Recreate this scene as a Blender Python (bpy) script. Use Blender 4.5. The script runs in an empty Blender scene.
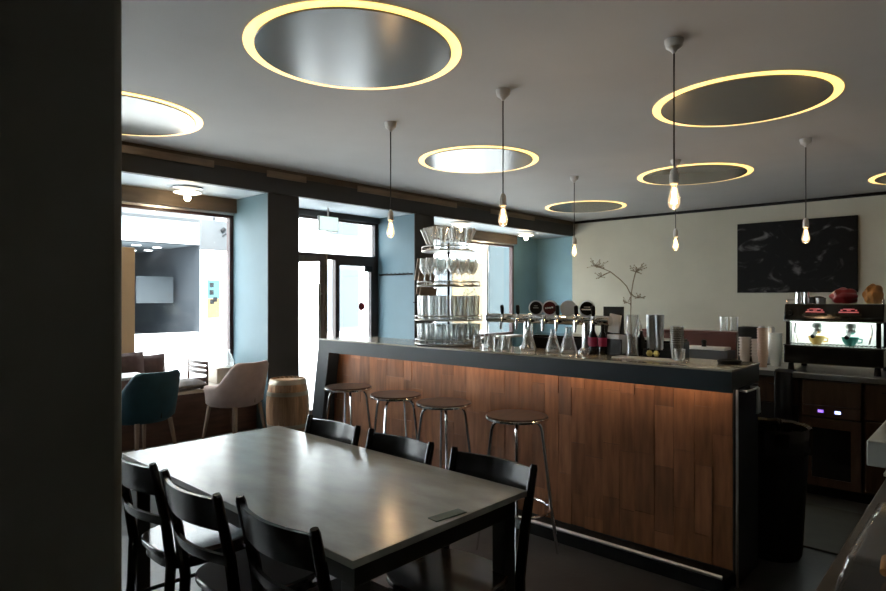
import bpy, bmesh, math, random
from mathutils import Vector, Matrix
random.seed(7)
PI = math.pi
S = bpy.context.scene
COL = S.collection

# ------------------------------------------------------------------ camera
cam_d = bpy.data.cameras.new('camera')
cam_d.sensor_width = 36.0
cam_d.lens = 36.0 * 603.0 / 886.0
cam_d.shift_y = 2.5 / 886.0
cam_d.clip_start = 0.05
cam = bpy.data.objects.new('camera', cam_d)
COL.objects.link(cam)
cam.location = (0, 0, 1.45)
cam.rotation_euler = (PI / 2, 0, -math.radians(47.28))
S.camera = cam

# ------------------------------------------------------------------ world, sun, exposure
W = bpy.data.worlds.new('overcast_sky')
S.world = W
W.use_nodes = True
bg = W.node_tree.nodes['Background']
bg.inputs['Color'].default_value = (0.80, 0.91, 1.0, 1)
bg.inputs['Strength'].default_value = 11.0
sun_d = bpy.data.lights.new('sun', 'SUN')
sun_d.energy = 14.0
sun_d.angle = math.radians(20)
sun_d.color = (1.0, 0.96, 0.9)
sun = bpy.data.objects.new('sun', sun_d)
COL.objects.link(sun)
sun.location = (0, -4, 9)
sun.rotation_euler = (math.radians(48), 0, math.radians(-12))
S.view_settings.view_transform = 'Standard'
S.view_settings.look = 'None'
S.view_settings.gamma = 1.0
S.view_settings.use_curve_mapping = False
S.view_settings.exposure = 0.55
S.cycles.transparent_max_bounces = 96
S.cycles.max_bounces = 14
RING_EMIT = 1.15
BULB_W = 2.2

# ------------------------------------------------------------------ materials
def srgb(r, g, b):
    f = lambda v: (v / 255 / 12.92) if v / 255 <= 0.04045 else ((v / 255 + 0.055) / 1.055) ** 2.4
    return (f(r), f(g), f(b), 1)

def mat(name, col, rough=0.5, metal=0.0, var=0.0, scale=6.0, bump=0.0, bscale=60.0, stretch=(1, 1, 1), col2=None, spec=0.5, coat=0.0, island=0.0):
    m = bpy.data.materials.new(name)
    m.use_nodes = True
    nt = m.node_tree
    b = nt.nodes['Principled BSDF']
    b.inputs['Roughness'].default_value = rough
    b.inputs['Metallic'].default_value = metal
    b.inputs['Specular IOR Level'].default_value = spec
    if coat:
        b.inputs['Coat Weight'].default_value = coat
        b.inputs['Coat Roughness'].default_value = 0.12
    b.inputs['Base Color'].default_value = col
    if var or bump:
        tc = nt.nodes.new('ShaderNodeTexCoord')
        mp = nt.nodes.new('ShaderNodeMapping')
        mp.inputs['Scale'].default_value = stretch
        nt.links.new(tc.outputs['Object'], mp.inputs['Vector'])
    last = None
    if var:
        n = nt.nodes.new('ShaderNodeTexNoise')
        n.inputs['Scale'].default_value = scale
        n.inputs['Detail'].default_value = 5
        nt.links.new(mp.outputs[0], n.inputs['Vector'])
        cr = nt.nodes.new('ShaderNodeValToRGB')
        a = [c * (1 - var) for c in col[:3]] + [1]
        z = list(col2) if col2 else [min(1, c * (1 + var)) for c in col[:3]] + [1]
        cr.color_ramp.elements[0].color = a
        cr.color_ramp.elements[1].color = z
        cr.color_ramp.elements[0].position = 0.3
        cr.color_ramp.elements[1].position = 0.7
        nt.links.new(n.outputs['Fac'], cr.inputs['Fac'])
        last = cr.outputs['Color']
        nt.links.new(last, b.inputs['Base Color'])
    if island:
        g = nt.nodes.new('ShaderNodeNewGeometry')
        hv = nt.nodes.new('ShaderNodeHueSaturation')
        mr = nt.nodes.new('ShaderNodeMapRange')
        mr.inputs['To Min'].default_value = 1 - island
        mr.inputs['To Max'].default_value = 1 + island
        nt.links.new(g.outputs['Random Per Island'], mr.inputs['Value'])
        nt.links.new(mr.outputs[0], hv.inputs['Value'])
        if last:
            nt.links.new(last, hv.inputs['Color'])
        else:
            hv.inputs['Color'].default_value = col
        nt.links.new(hv.outputs[0], b.inputs['Base Color'])
    if bump:
        n2 = nt.nodes.new('ShaderNodeTexNoise')
        n2.inputs['Scale'].default_value = bscale
        nt.links.new(mp.outputs[0], n2.inputs['Vector'])
        bp = nt.nodes.new('ShaderNodeBump')
        bp.inputs['Strength'].default_value = bump
        bp.inputs['Distance'].default_value = 0.01
        nt.links.new(n2.outputs['Fac'], bp.inputs['Height'])
        nt.links.new(bp.outputs[0], b.inputs['Normal'])
    return m

def emit(name, col, strength):
    m = bpy.data.materials.new(name)
    m.use_nodes = True
    b = m.node_tree.nodes['Principled BSDF']
    b.inputs['Base Color'].default_value = (0.6, 0.6, 0.6, 1)
    b.inputs['Emission Color'].default_value = col
    b.inputs['Emission Strength'].default_value = strength
    return m

def glass(name, tint=(0.95, 0.97, 0.97, 1), gl=0.10, milk=0.0, glow=None, glow_s=0.0, edge=0.6):
    """thin clear glass: see-through with a fresnel sheen"""
    m = bpy.data.materials.new(name)
    m.use_nodes = True
    nt = m.node_tree
    nt.nodes.remove(nt.nodes['Principled BSDF'])
    out = nt.nodes['Material Output']
    tr = nt.nodes.new('ShaderNodeBsdfTransparent')
    tr.inputs['Color'].default_value = tint
    g = nt.nodes.new('ShaderNodeBsdfGlossy')
    g.inputs['Roughness'].default_value = 0.06
    lw = nt.nodes.new('ShaderNodeLayerWeight')
    lw.inputs['Blend'].default_value = 0.35
    mr = nt.nodes.new('ShaderNodeMapRange')
    mr.inputs['To Min'].default_value = gl
    mr.inputs['To Max'].default_value = edge
    nt.links.new(lw.outputs['Facing'], mr.inputs['Value'])
    mx = nt.nodes.new('ShaderNodeMixShader')
    nt.links.new(mr.outputs[0], mx.inputs[0])
    nt.links.new(tr.outputs[0], mx.inputs[1])
    nt.links.new(g.outputs[0], mx.inputs[2])
    last = mx.outputs[0]
    if milk:
        d = nt.nodes.new('ShaderNodeBsdfTranslucent')
        d2 = nt.nodes.new('ShaderNodeBsdfDiffuse')
        ms = nt.nodes.new('ShaderNodeMixShader')
        nt.links.new(d.outputs[0], ms.inputs[1])
        nt.links.new(d2.outputs[0], ms.inputs[2])
        m2 = nt.nodes.new('ShaderNodeMixShader')
        mk = nt.nodes.new('ShaderNodeMapRange')
        mk.inputs['To Min'].default_value = milk * 0.5
        mk.inputs['To Max'].default_value = min(0.85, milk * 4)
        nt.links.new(lw.outputs['Facing'], mk.inputs['Value'])
        nt.links.new(mk.outputs[0], m2.inputs[0])
        nt.links.new(last, m2.inputs[1])
        nt.links.new(ms.outputs[0], m2.inputs[2])
        last = m2.outputs[0]
    if glow:
        e = nt.nodes.new('ShaderNodeEmission')
        e.inputs['Color'].default_value = glow
        e.inputs['Strength'].default_value = glow_s
        a = nt.nodes.new('ShaderNodeAddShader')
        nt.links.new(last, a.inputs[0])
        nt.links.new(e.outputs[0], a.inputs[1])
        last = a.outputs[0]
    nt.links.new(last, out.inputs['Surface'])
    return m

M = {}
M['ceiling'] = mat('ceiling_plaster', (0.47, 0.45, 0.43, 1), 0.8, var=0.05, scale=1.2, bump=0.1, bscale=8)
M['cream'] = mat('cream_paint', (0.50, 0.47, 0.38, 1), 0.8, var=0.05, scale=2)
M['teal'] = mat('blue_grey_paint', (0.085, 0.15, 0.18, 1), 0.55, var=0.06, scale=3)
M['teal_lit'] = mat('blue_grey_paint_lit', (0.19, 0.34, 0.40, 1), 0.6, var=0.06, scale=3)  # same paint as teal, lightened to put the niche light into its colour
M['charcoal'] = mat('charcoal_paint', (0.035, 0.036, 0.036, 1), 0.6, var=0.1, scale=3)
M['column'] = mat('dark_column_paint', (0.17, 0.165, 0.135, 1), 0.7, var=0.1, scale=3)
M['soffit'] = mat('pale_soffit_paint', (0.44, 0.49, 0.52, 1), 0.6, var=0.04, scale=3)
M['brown_trim'] = mat('brown_trim_wood', (0.095, 0.066, 0.04, 1), 0.6, var=0.25, scale=3, stretch=(1, 6, 6))
M['beige_trim'] = mat('beige_trim_wood', (0.24, 0.18, 0.125, 1), 0.6, var=0.25, scale=3, stretch=(1, 6, 6))
M['floor'] = mat('dark_concrete_floor', (0.05, 0.05, 0.048, 1), 0.38, var=0.35, scale=2.5, bump=0.08, bscale=30)
M['black_frame'] = mat('dark_brown_frame_paint', (0.035, 0.022, 0.02, 1), 0.45)
M['red_frame'] = mat('oxblood_frame_paint', (0.05, 0.018, 0.016, 1), 0.45)
M['alu'] = mat('pale_aluminium', (0.75, 0.75, 0.75, 1), 0.35, 1.0)
M['pane'] = glass('window_glass', (0.97, 0.985, 0.985, 1), 0.03, edge=0.25)
M['door_wood'] = mat('door_oak', (0.16, 0.10, 0.065, 1), 0.5, var=0.2, scale=5, stretch=(6, 6, 1))
M['table'] = mat('grey_concrete_top', (0.45, 0.43, 0.375, 1), 0.21, var=0.16, scale=5, bump=0.03, bscale=25, stretch=(2.5, 1, 1))
M['table_frame'] = mat('dark_steel_frame', (0.04, 0.036, 0.028, 1), 0.45, 0.3)
M['black_wood'] = mat('black_lacquered_wood', (0.007, 0.0065, 0.0065, 1), 0.24, var=0.2, scale=8, stretch=(1, 6, 1), spec=0.4)
M['chair_seat'] = mat('polished_chair_seat', (0.03, 0.015, 0.010, 1), 0.17, var=0.3, scale=6, stretch=(1, 7, 1), spec=0.55)
M['seat_wood'] = mat('walnut_seat_wood', (0.05, 0.023, 0.013, 1), 0.36, var=0.35, scale=6, stretch=(1, 7, 1), spec=0.2)
M['chrome'] = mat('chrome', (0.78, 0.78, 0.78, 1), 0.12, 1.0)
M['steel'] = mat('brushed_steel', (0.60, 0.60, 0.59, 1), 0.28, 1.0, var=0.05, scale=40)
M['copper'] = mat('copper_brown_shingle', (0.25, 0.102, 0.043, 1), 0.42, 0.25, var=0.30, scale=5, stretch=(1, 6, 0.8), island=0.28)
M['bar_dark'] = mat('slate_blue_black_paint', (0.020, 0.028, 0.033, 1), 0.42, var=0.1, scale=6)
M['bar_top'] = mat('polished_stone_top', (0.38, 0.34, 0.26, 1), 0.16, var=0.12, scale=8)
M['disc'] = mat('satin_metal_disc', (0.17, 0.155, 0.13, 1), 0.24, 0.1, spec=0.35)
M['ring_glow'] = emit('warm_ring_diffuser', (1.0, 0.66, 0.19, 1), RING_EMIT)
M['white_plastic'] = mat('white_ceramic', (0.62, 0.60, 0.57, 1), 0.4)
M['cable'] = mat('black_textile_cable', (0.03, 0.028, 0.027, 1), 0.7)
M['filament'] = emit('glowing_filament', (1.0, 0.62, 0.25, 1), 42)
M['bulb'] = glass('bulb_glass', (1.0, 0.96, 0.9, 1), 0.04, edge=0.3, glow=(1.0, 0.70, 0.38, 1), glow_s=0.3)
M['white_bulb'] = emit('lit_opal_bulb', (1.0, 0.78, 0.5, 1), 25)
M['shade_lit'] = emit('lit_glass_shade', (1.0, 0.88, 0.68, 1), 1.3)
M['clear'] = glass('drinking_glass', (0.97, 0.985, 0.985, 1), 0.05, milk=0.17, edge=0.45)  # milk whitens the edges in place of refracted window light
M['lid_plastic'] = glass('dim_lid_plastic', (0.80, 0.79, 0.77, 1), 0.06, milk=0.03, edge=0.35)
M['clear_dim'] = glass('clear_plastic', (0.88, 0.88, 0.86, 1), 0.10, milk=0.25, edge=0.4)
M['black'] = mat('matt_black_plastic', (0.007, 0.007, 0.008, 1), 0.5, spec=0.2)
M['black_gloss'] = mat('gloss_black', (0.008, 0.008, 0.008, 1), 0.12)
M['teal_velvet'] = mat('petrol_velvet', (0.010, 0.058, 0.085, 1), 0.75, var=0.2, scale=9)
M['beige_velvet'] = mat('dusky_beige_velvet', (0.50, 0.37, 0.32, 1), 0.8, var=0.12, scale=8)
M['pale_leg'] = mat('ash_leg_wood', (0.26, 0.18, 0.12, 1), 0.5, var=0.2, scale=6, stretch=(8, 8, 1))
M['barrel'] = mat('oak_barrel_staves', (0.38, 0.22, 0.115, 1), 0.5, var=0.3, scale=5, stretch=(8, 8, 0.7), island=0.2)
M['hoop'] = mat('galvanised_hoop', (0.42, 0.38, 0.30, 1), 0.38, 0.85)
M['bench_wood'] = mat('dark_bench_wood', (0.07, 0.032, 0.022, 1), 0.5, var=0.3, scale=4, stretch=(1, 8, 8))
M['bench_top'] = mat('pale_bench_edge', (0.45, 0.38, 0.31, 1), 0.5, var=0.15, scale=5)
M['pillow'] = mat('brown_pillow_fabric', (0.085, 0.05, 0.045, 1), 0.9, var=0.15, scale=20)
M['cushion'] = mat('grey_cushion_fabric', (0.17, 0.145, 0.13, 1), 0.9, var=0.2, scale=14)
M['white_top'] = mat('white_laminate', (0.75, 0.75, 0.73, 1), 0.4)
M['tan'] = mat('tan_board', (0.62, 0.44, 0.26, 1), 0.7, var=0.05, scale=4)
M['paper'] = mat('white_paper', (0.80, 0.80, 0.80, 1), 0.7)
M['wine_wood'] = mat('brown_cabinet_wood', (0.042, 0.024, 0.015, 1), 0.45, var=0.35, scale=4, stretch=(1, 6, 1), spec=0.22)
M['dark_glass'] = mat('smoked_glass', (0.006, 0.006, 0.007, 1), 0.08)
M['maroon'] = mat('maroon_wood', (0.10, 0.03, 0.022, 1), 0.35, var=0.2, scale=5)
M['red'] = mat('red_foil', (0.30, 0.02, 0.025, 1), 0.3)
M['magenta'] = mat('magenta_label', (0.35, 0.02, 0.08, 1), 0.45)
M['amber'] = mat('amber_paper', (0.55, 0.24, 0.06, 1), 0.6, var=0.35, scale=14)
M['cup'] = mat('beige_paper_cup', (0.48, 0.41, 0.35, 1), 0.6)
M['kraft'] = mat('brown_paper_cup', (0.42, 0.27, 0.19, 1), 0.6)
M['cup_white'] = mat('off_white_cup', (0.58, 0.56, 0.50, 1), 0.45)
M['yellow_cup'] = mat('yellow_porcelain', (0.75, 0.52, 0.14, 1), 0.3)
M['teal_cup'] = mat('turquoise_porcelain', (0.03, 0.26, 0.22, 1), 0.3)
M['twig'] = mat('dry_twig', (0.20, 0.14, 0.085, 1), 0.8)
M['leaf'] = mat('green_leaf', (0.06, 0.13, 0.07, 1), 0.6, var=0.3, scale=20)
M['slab'] = mat('pale_stone_slab', (0.36, 0.36, 0.32, 1), 0.35, var=0.15, scale=6)
M['mat_rubber'] = mat('grey_rubber_mat', (0.06, 0.06, 0.048, 1), 0.6, var=0.15, scale=8)
M['green_card'] = mat('dull_green_card', (0.05, 0.085, 0.06, 1), 0.35)
M['cloth'] = mat('white_cloth', (0.60, 0.60, 0.57, 1), 0.9, bump=0.3, bscale=50)
M['facade'] = mat('white_render', (0.78, 0.78, 0.77, 1), 0.8, var=0.05, scale=1)
M['facade_grey'] = mat('pale_grey_stone', (0.085, 0.09, 0.095, 1), 0.8, var=0.1, scale=2)
M['shop_dark'] = mat('shop_dark_paint', (0.055, 0.063, 0.072, 1), 0.6, var=0.1, scale=2)
M['shop_grey'] = mat('shop_grey_panel', (0.20, 0.23, 0.25, 1), 0.6, var=0.1, scale=2)
M['pane_dark'] = mat('dark_window_pane', (0.035, 0.042, 0.047, 1), 0.3)
M['blue_dark'] = mat('blue_grey_render', (0.009, 0.019, 0.022, 1), 0.8, var=0.2, scale=2)
M['tan_dark'] = mat('ochre_render', (0.11, 0.075, 0.035, 1), 0.8)
M['street'] = mat('pale_paving', (0.55, 0.55, 0.54, 1), 0.8, var=0.1, scale=2)
M['shop_lamp'] = emit('shop_downlight', (0.95, 0.97, 1.0, 1), 6)
M['red_led'] = emit('red_display', (1.0, 0.03, 0.06, 1), 0.22)
M['blue_led'] = emit('blue_display', (0.35, 0.42, 1.0, 1), 3.0)
M['violet_led'] = emit('violet_display', (0.30, 0.12, 0.9, 1), 1.0)
M['work_light'] = emit('white_work_light', (0.85, 1.0, 0.93, 1), 8.0)
M['warm_led'] = emit('warm_led_strip', (1.0, 0.74, 0.52, 1), 8.5)
M['exit_face'] = emit('pale_green_sign_face', (0.75, 1.0, 0.92, 1), 0.7)
M['poster_blue'] = mat('poster_turquoise', (0.025, 0.085, 0.09, 1), 0.6)
M['poster_yellow'] = mat('poster_yellow', (0.13, 0.085, 0.025, 1), 0.6)
M['badge_clear'] = mat('pale_badge_face', (0.68, 0.70, 0.72, 1), 0.25)
M['badge_red'] = mat('dark_red_badge_face', (0.09, 0.015, 0.015, 1), 0.25)

def picture_mat():
    m = bpy.data.materials.new('dark_photo_print')
    m.use_nodes = True
    nt = m.node_tree
    b = nt.nodes['Principled BSDF']
    b.inputs['Roughness'].default_value = 0.6
    b.inputs['Specular IOR Level'].default_value = 0.15
    tc = nt.nodes.new('ShaderNodeTexCoord')
    mp = nt.nodes.new('ShaderNodeMapping')
    mp.inputs['Scale'].default_value = (1, 1.7, 2.6)
    nt.links.new(tc.outputs['Object'], mp.inputs[0])
    n = nt.nodes.new('ShaderNodeTexNoise')
    n.inputs['Scale'].default_value = 1.6
    n.inputs['Detail'].default_value = 7
    n.inputs['Distortion'].default_value = 1.3
    nt.links.new(mp.outputs[0], n.inputs[0])
    cr = nt.nodes.new('ShaderNodeValToRGB')
    e = cr.color_ramp.elements
    e[0].position = 0.55; e[0].color = (0.004, 0.004, 0.0045, 1)
    e[1].position = 0.76; e[1].color = (0.20, 0.195, 0.19, 1)
    x = cr.color_ramp.elements.new(0.60); x.color = (0.014, 0.013, 0.014, 1)
    nt.links.new(n.outputs['Fac'], cr.inputs[0])
    nt.links.new(cr.outputs[0], b.inputs['Base Color'])
    return m
M['picture'] = picture_mat()

# ------------------------------------------------------------------ mesh builder
class MB:
    def __init__(s):
        s.bm = bmesh.new()
    def box(s, x0, x1, y0, y1, z0, z1, mtx=None):
        vs = [s.bm.verts.new(Vector(p)) for p in ((x0, y0, z0), (x1, y0, z0), (x1, y1, z0), (x0, y1, z0), (x0, y0, z1), (x1, y0, z1), (x1, y1, z1), (x0, y1, z1))]
        if mtx:
            for v in vs: v.co = mtx @ v.co
        for f in ((3, 2, 1, 0), (4, 5, 6, 7), (0, 1, 5, 4), (1, 2, 6, 5), (2, 3, 7, 6), (3, 0, 4, 7)):
            s.bm.faces.new([vs[i] for i in f])
        return s
    def prism(s, poly, axis, a, b):
        """poly of 2D points extruded along axis 'x','y' or 'z' from a to b"""
        def P(u, v, w):
            return {'x': (w, u, v), 'y': (u, w, v), 'z': (u, v, w)}[axis]
        A = [s.bm.verts.new(P(u, v, a)) for u, v in poly]
        B = [s.bm.verts.new(P(u, v, b)) for u, v in poly]
        n = len(poly)
        s.bm.faces.new(A[::-1]); s.bm.faces.new(B)
        for i in range(n):
            j = (i + 1) % n
            s.bm.faces.new((A[i], A[j], B[j], B[i]))
        return s
    def tube(s, pts, r, seg=8, closed=False):
        pts = [Vector(p) for p in pts]
        n = len(pts)
        rr = r if isinstance(r, (list, tuple)) else [r] * n
        rings = []
        up = None
        for i, p in enumerate(pts):
            if closed:
                t = pts[(i + 1) % n] - pts[i - 1]
            else:
                t = pts[min(i + 1, n - 1)] - pts[max(i - 1, 0)]
            t.normalize()
            if up is None:
                up = Vector((0, 0, 1)) if abs(t.z) < 0.9 else Vector((1, 0, 0))
            u = up - t * up.dot(t)
            if u.length < 1e-5:
                u = t.orthogonal()
            u.normalize(); up = u
            w = t.cross(u)
            rings.append([s.bm.verts.new(p + (u * math.cos(2 * PI * k / seg) + w * math.sin(2 * PI * k / seg)) * rr[i]) for k in range(seg)])
        m = n if closed else n - 1
        for i in range(m):
            A, B = rings[i], rings[(i + 1) % n]
            for k in range(seg):
                l = (k + 1) % seg
                s.bm.faces.new((A[k], A[l], B[l], B[k]))
        if not closed:
            s.bm.faces.new(rings[0][::-1]); s.bm.faces.new(rings[-1])
        return s
    def lathe(s, prof, seg=24, c=(0, 0, 0), mtx=None):
        c = Vector(c)
        rings = []
        for r, z in prof:
            if r < 1e-6:
                v = Vector((0, 0, z))
                rings.append([s.bm.verts.new((mtx @ v if mtx else v) + c)])
            else:
                L = []
                for k in range(seg):
                    v = Vector((r * math.cos(2 * PI * k / seg), r * math.sin(2 * PI * k / seg), z))
                    L.append(s.bm.verts.new((mtx @ v if mtx else v) + c))
                rings.append(L)
        for A, B in zip(rings, rings[1:]):
            if len(A) == 1 and len(B) == 1: continue
            for k in range(seg):
                l = (k + 1) % seg
                if len(A) == 1: s.bm.faces.new((A[0], B[l], B[k]))
                elif len(B) == 1: s.bm.faces.new((A[k], A[l], B[0]))
                else: s.bm.faces.new((A[k], A[l], B[l], B[k]))
        if len(rings[0]) > 1: s.bm.faces.new(rings[0][::-1])
        if len(rings[-1]) > 1: s.bm.faces.new(rings[-1])
        return s
    def grid(s, rows):
        """a shell given as rows of points"""
        V = [[s.bm.verts.new(p) for p in r] for r in rows]
        for a, b in zip(V, V[1:]):
            for i in range(len(a) - 1):
                s.bm.faces.new((a[i], a[i + 1], b[i + 1], b[i]))
        return s
    def build(s, name, m, parent=None, smooth=True, bevel=0.0, loc=None, seg=2, solid=0.0, sub=0, angle=35):
        bmesh.ops.recalc_face_normals(s.bm, faces=s.bm.faces)
        me = bpy.data.meshes.new(name)
        s.bm.to_mesh(me); s.bm.free()
        for mm in (m if isinstance(m, (list, tuple)) else [m]):
            me.materials.append(mm)
        if smooth:
            for p in me.polygons: p.use_smooth = True
            me.set_sharp_from_angle(angle=math.radians(angle))
        o = bpy.data.objects.new(name, me)
        COL.objects.link(o)
        if parent: o.parent = parent
        if loc: o.location = loc
        if solid:
            md = o.modifiers.new('solid', 'SOLIDIFY'); md.thickness = solid; md.offset = 0
        if bevel:
            md = o.modifiers.new('bevel', 'BEVEL'); md.width = bevel; md.segments = seg; md.limit_method = 'ANGLE'; md.angle_limit = math.radians(50)
        if sub:
            md = o.modifiers.new('sub', 'SUBSURF'); md.levels = sub; md.render_levels = sub
        return o

def tag(o, label, cat, group=None, kind=None):
    o['label'] = label
    o['category'] = cat
    if group: o['group'] = group
    if kind: o['kind'] = kind
    return o
def struct(o, label=None, cat=None):
    o['kind'] = 'structure'
    if label: o['label'] = label
    if cat: o['category'] = cat
    return o
def thing(name, label, cat, loc, rz=0, group=None):
    o = bpy.data.objects.new(name, None)
    o.empty_display_size = 0.05
    COL.objects.link(o)
    o.location = loc
    o.rotation_euler = (0, 0, rz)
    return tag(o, label, cat, group)
def dup(root, loc, rz=None, label=None, group=None):
    def cp(o, parent):
        c = o.copy(); COL.objects.link(c)
        if parent: c.parent = parent
        for ch in list(o.children):
            cp(ch, c)
        return c
    r = cp(root, None)
    r.location = loc
    if rz is not None: r.rotation_euler = (0, 0, rz)
    if label: r['label'] = label
    if group: r['group'] = group
    return r
def box(name, m, x0, x1, y0, y1, z0, z1, parent=None, bevel=0.0):
    return MB().box(x0, x1, y0, y1, z0, z1).build(name, m, parent, smooth=bool(bevel), bevel=bevel)
def rotz(a): return Matrix.Rotation(a, 4, 'Z')

# ------------------------------------------------------------------ the setting
H = 2.87
YB = 5.86      # room-side face of the window niches
YW = 6.64      # glass line
struct(box('floor', M['floor'], -5.6, 10.1, -3.1, 6.95, -0.1, 0), 'dark concrete floor of the bar room', 'floor')
struct(box('ceiling', M['ceiling'], -5.6, 10.1, -3.1, 6.95, H, H + 0.15), 'grey plaster ceiling with round glowing lights', 'ceiling')
wb = MB(); wb.box(9.9, 10.1, -3.1, YB, 0, H)
struct(wb.build('wall_back', M['cream'], smooth=False), 'cream back wall behind the bar', 'wall')
struct(box('wall_back_corner', M['teal_lit'], 9.9, 10.1, YB, 6.95, 0, 2.6), 'blue grey end wall of the window niche', 'wall')
struct(box('wall_left', M['charcoal'], -5.6, -5.5, -3.0, 6.72, 0, H), 'dark wall left of the tables', 'wall')
struct(box('wall_right', M['ceiling'], -5.5, 9.9, -3.1, -3.0, 0, H), 'wall behind the camera', 'wall')
# window wall: pieces around the openings
ww = MB()
ww.box(-5.5, -1.6, YW, 6.72, 0, H)
ww.box(-1.6, -0.1, YW + 0.02, 6.72, 0, 0.505); ww.box(-1.6, -0.1, YW + 0.02, 6.72, 2.43, H)
ww.box(-0.1, 0.6, YW, 6.72, 0, H)
ww.box(0.6, 3.535, YW + 0.02, 6.72, 0, 0.505); ww.box(0.6, 3.535, YW + 0.02, 6.72, 2.43, H)
ww.box(3.535, 3.93, YW, 6.72, 0, H)
ww.box(3.93, 5.78, YW + 0.02, 6.72, 2.55, H)
ww.box(5.78, 6.16, YW, 6.72, 0, H)
ww.box(6.16, 9.1, YW + 0.02, 6.72, 0, 0.78); ww.box(6.16, 9.1, YW + 0.02, 6.72, 2.43, H)
struct(box('wall_niche_end', M['teal_lit'], 9.1, 9.9, YW, 6.72, 0, H), 'blue grey wall right of the far window', 'wall')
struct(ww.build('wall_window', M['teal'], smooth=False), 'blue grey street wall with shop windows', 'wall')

def pier(name, x0, x1, label):
    r = thing(name, label, 'wall', (0, 0, 0)); r['kind'] = 'structure'
    box('pier_body', M['teal'], x0, x1, YB + 0.012, YW, 0, 2.6, r)
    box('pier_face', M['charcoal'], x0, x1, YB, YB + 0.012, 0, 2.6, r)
pier('wall_pier', 3.535, 3.93, 'dark faced pier between shop window and door')
pier('wall_pier', 5.78, 6.16, 'dark faced pier right of the entrance door')
struct(box('ceiling_niche', M['soffit'], -5.5, 9.9, YB + 0.05, YW, 2.6, 2.7), 'pale low ceiling over the window niches', 'ceiling')
struct(box('trim_1', M['charcoal'], -5.5, 9.9, YB - 0.02, YB + 0.05, 2.6, 2.80), 'dark beam along the window niches', 'beam')
struct(box('trim_2', M['brown_trim'], -5.5, 9.9, YB - 0.03, YB + 0.05, 2.80, H), 'brown board along the top of the beam', 'trim')
tb = MB()
for x0, x1 in ((1.4, 2.9), (3.5, 4.0), (4.75, 6.6), (7.4, 8.6)):
    tb.box(x0, x1, YB - 0.045, YB - 0.031, 2.765, 2.835)
struct(tb.build('trim_3', M['beige_trim'], smooth=False), 'beige board pieces nailed along the beam', 'trim')
struct(box('trim_4', M['black'], 9.86, 9.9, -3.0, YB - 0.05, 2.825, 2.865), 'black rail at the top of the cream wall', 'rail')
struct(box('trim_5', M['brown_trim'], 0.6, 3.535, YW - 0.10, YW + 0.02, 2.44, 2.6), 'brown blind box above the shop window', 'trim')
struct(box('trim_6', M['brown_trim'], 6.16, 9.1, YW - 0.10, YW + 0.02, 2.44, 2.6), 'brown blind box above the far window', 'trim')
struct(box('trim_7', M['charcoal'], 3.93, 5.78, YW - 0.06, YW + 0.02, 2.52, 2.6), 'dark head board above the entrance door', 'trim')
struct(box('baseboard_back', M['black'], 9.88, 9.9, -3.0, YB, 0, 0.1))

def window(name, x0, x1, z0, z1, label, mull=()):
    r = thing(name, label, 'window', (0, 0, 0)); r['kind'] = 'structure'
    f = MB(); t = 0.045; y0, y1 = YW - 0.02, YW + 0.05
    f.box(x0, x1, y0, y1, z1 - t, z1); f.box(x0, x1, y0, y1, z0, z0 + t)
    f.box(x0, x0 + t, y0, y1, z0, z1); f.box(x1 - t, x1, y0, y1, z0, z1)
    f.build('window_frame', M['red_frame'], r, smooth=False)
    for x in mull: box('mullion', M['alu'] if name == 'window_2' else M['red_frame'], x - 0.025, x + 0.025, y0, y1, z0 + t, z1 - t, r)
    box('head_strip', M['alu'], x0, x1, YW - 0.035, YW - 0.021, z1 - 0.012, z1 + 0.014, r)
    box('window_glass', M['pane'], x0 + t, x1 - t, YW + 0.01, YW + 0.018, z0 + t, z1 - t, r)
window('window_1', 0.6, 3.535, 0.505, 2.43, 'large shop window onto the street', (1.5,))
window('window_3', -1.6, -0.1, 0.505, 2.43, 'shop window hidden behind the dark column', (-0.85,))
window('window_2', 6.16, 9.1, 0.78, 2.43, 'shop window behind the glass rack', (8.32,))
struct(box('trim_8', M['bench_top'], 6.16, 9.1, YW - 0.22, YW - 0.021, 0.74, 0.78), 'sill of the far window', 'sill')

# entrance: transom, fixed side light, open leaf
d = thing('door_1', 'glazed entrance with transom and fixed side light', 'door', (0, 0, 0)); d['kind'] = 'structure'
f = MB(); y0, y1 = YW - 0.02, YW + 0.05
f.box(3.93, 3.99, y0, y1, 0, 2.55); f.box(5.72, 5.78, y0, y1, 0, 2.55)
f.box(3.99, 5.72, y0, y1, 2.49, 2.55); f.box(3.99, 5.72, y0, y1, 1.965, 2.045)
f.build('door_frame', M['black_frame'], d, smooth=False)
box('transom_glass', M['pane'], 3.99, 5.72, YW + 0.01, YW + 0.018, 2.045, 2.49, d)
f = MB(); f.box(5.02, 5.09, y0, y1, 0, 1.965); f.box(5.65, 5.72, y0, y1, 0, 1.965); f.box(5.09, 5.65, y0, y1, 1.90, 1.965); f.box(5.09, 5.65, y0, y1, 0, 0.12)
f.build('side_light_frame', M['black_frame'], d, smooth=False)
box('side_light_glass', M['pane'], 5.09, 5.65, YW + 0.01, YW + 0.018, 0.12, 1.90, d)
box('door_closer', M['black'], 5.52, 5.64, YW - 0.06, YW - 0.021, 1.82, 1.90, d)
MB().lathe([(0, 0), (0.055, 0), (0.055, 0.002), (0, 0.002)], 20, (5.50, YW + 0.009, 1.33), Matrix.Rotation(PI / 2, 4, 'X')).build('round_sticker', M['red'], d)
lf = thing('door_2', 'open wooden glazed door leaf swung into the room', 'door', (3.99, YW - 0.03, 0), -math.radians(72)); lf['kind'] = 'structure'
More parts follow.
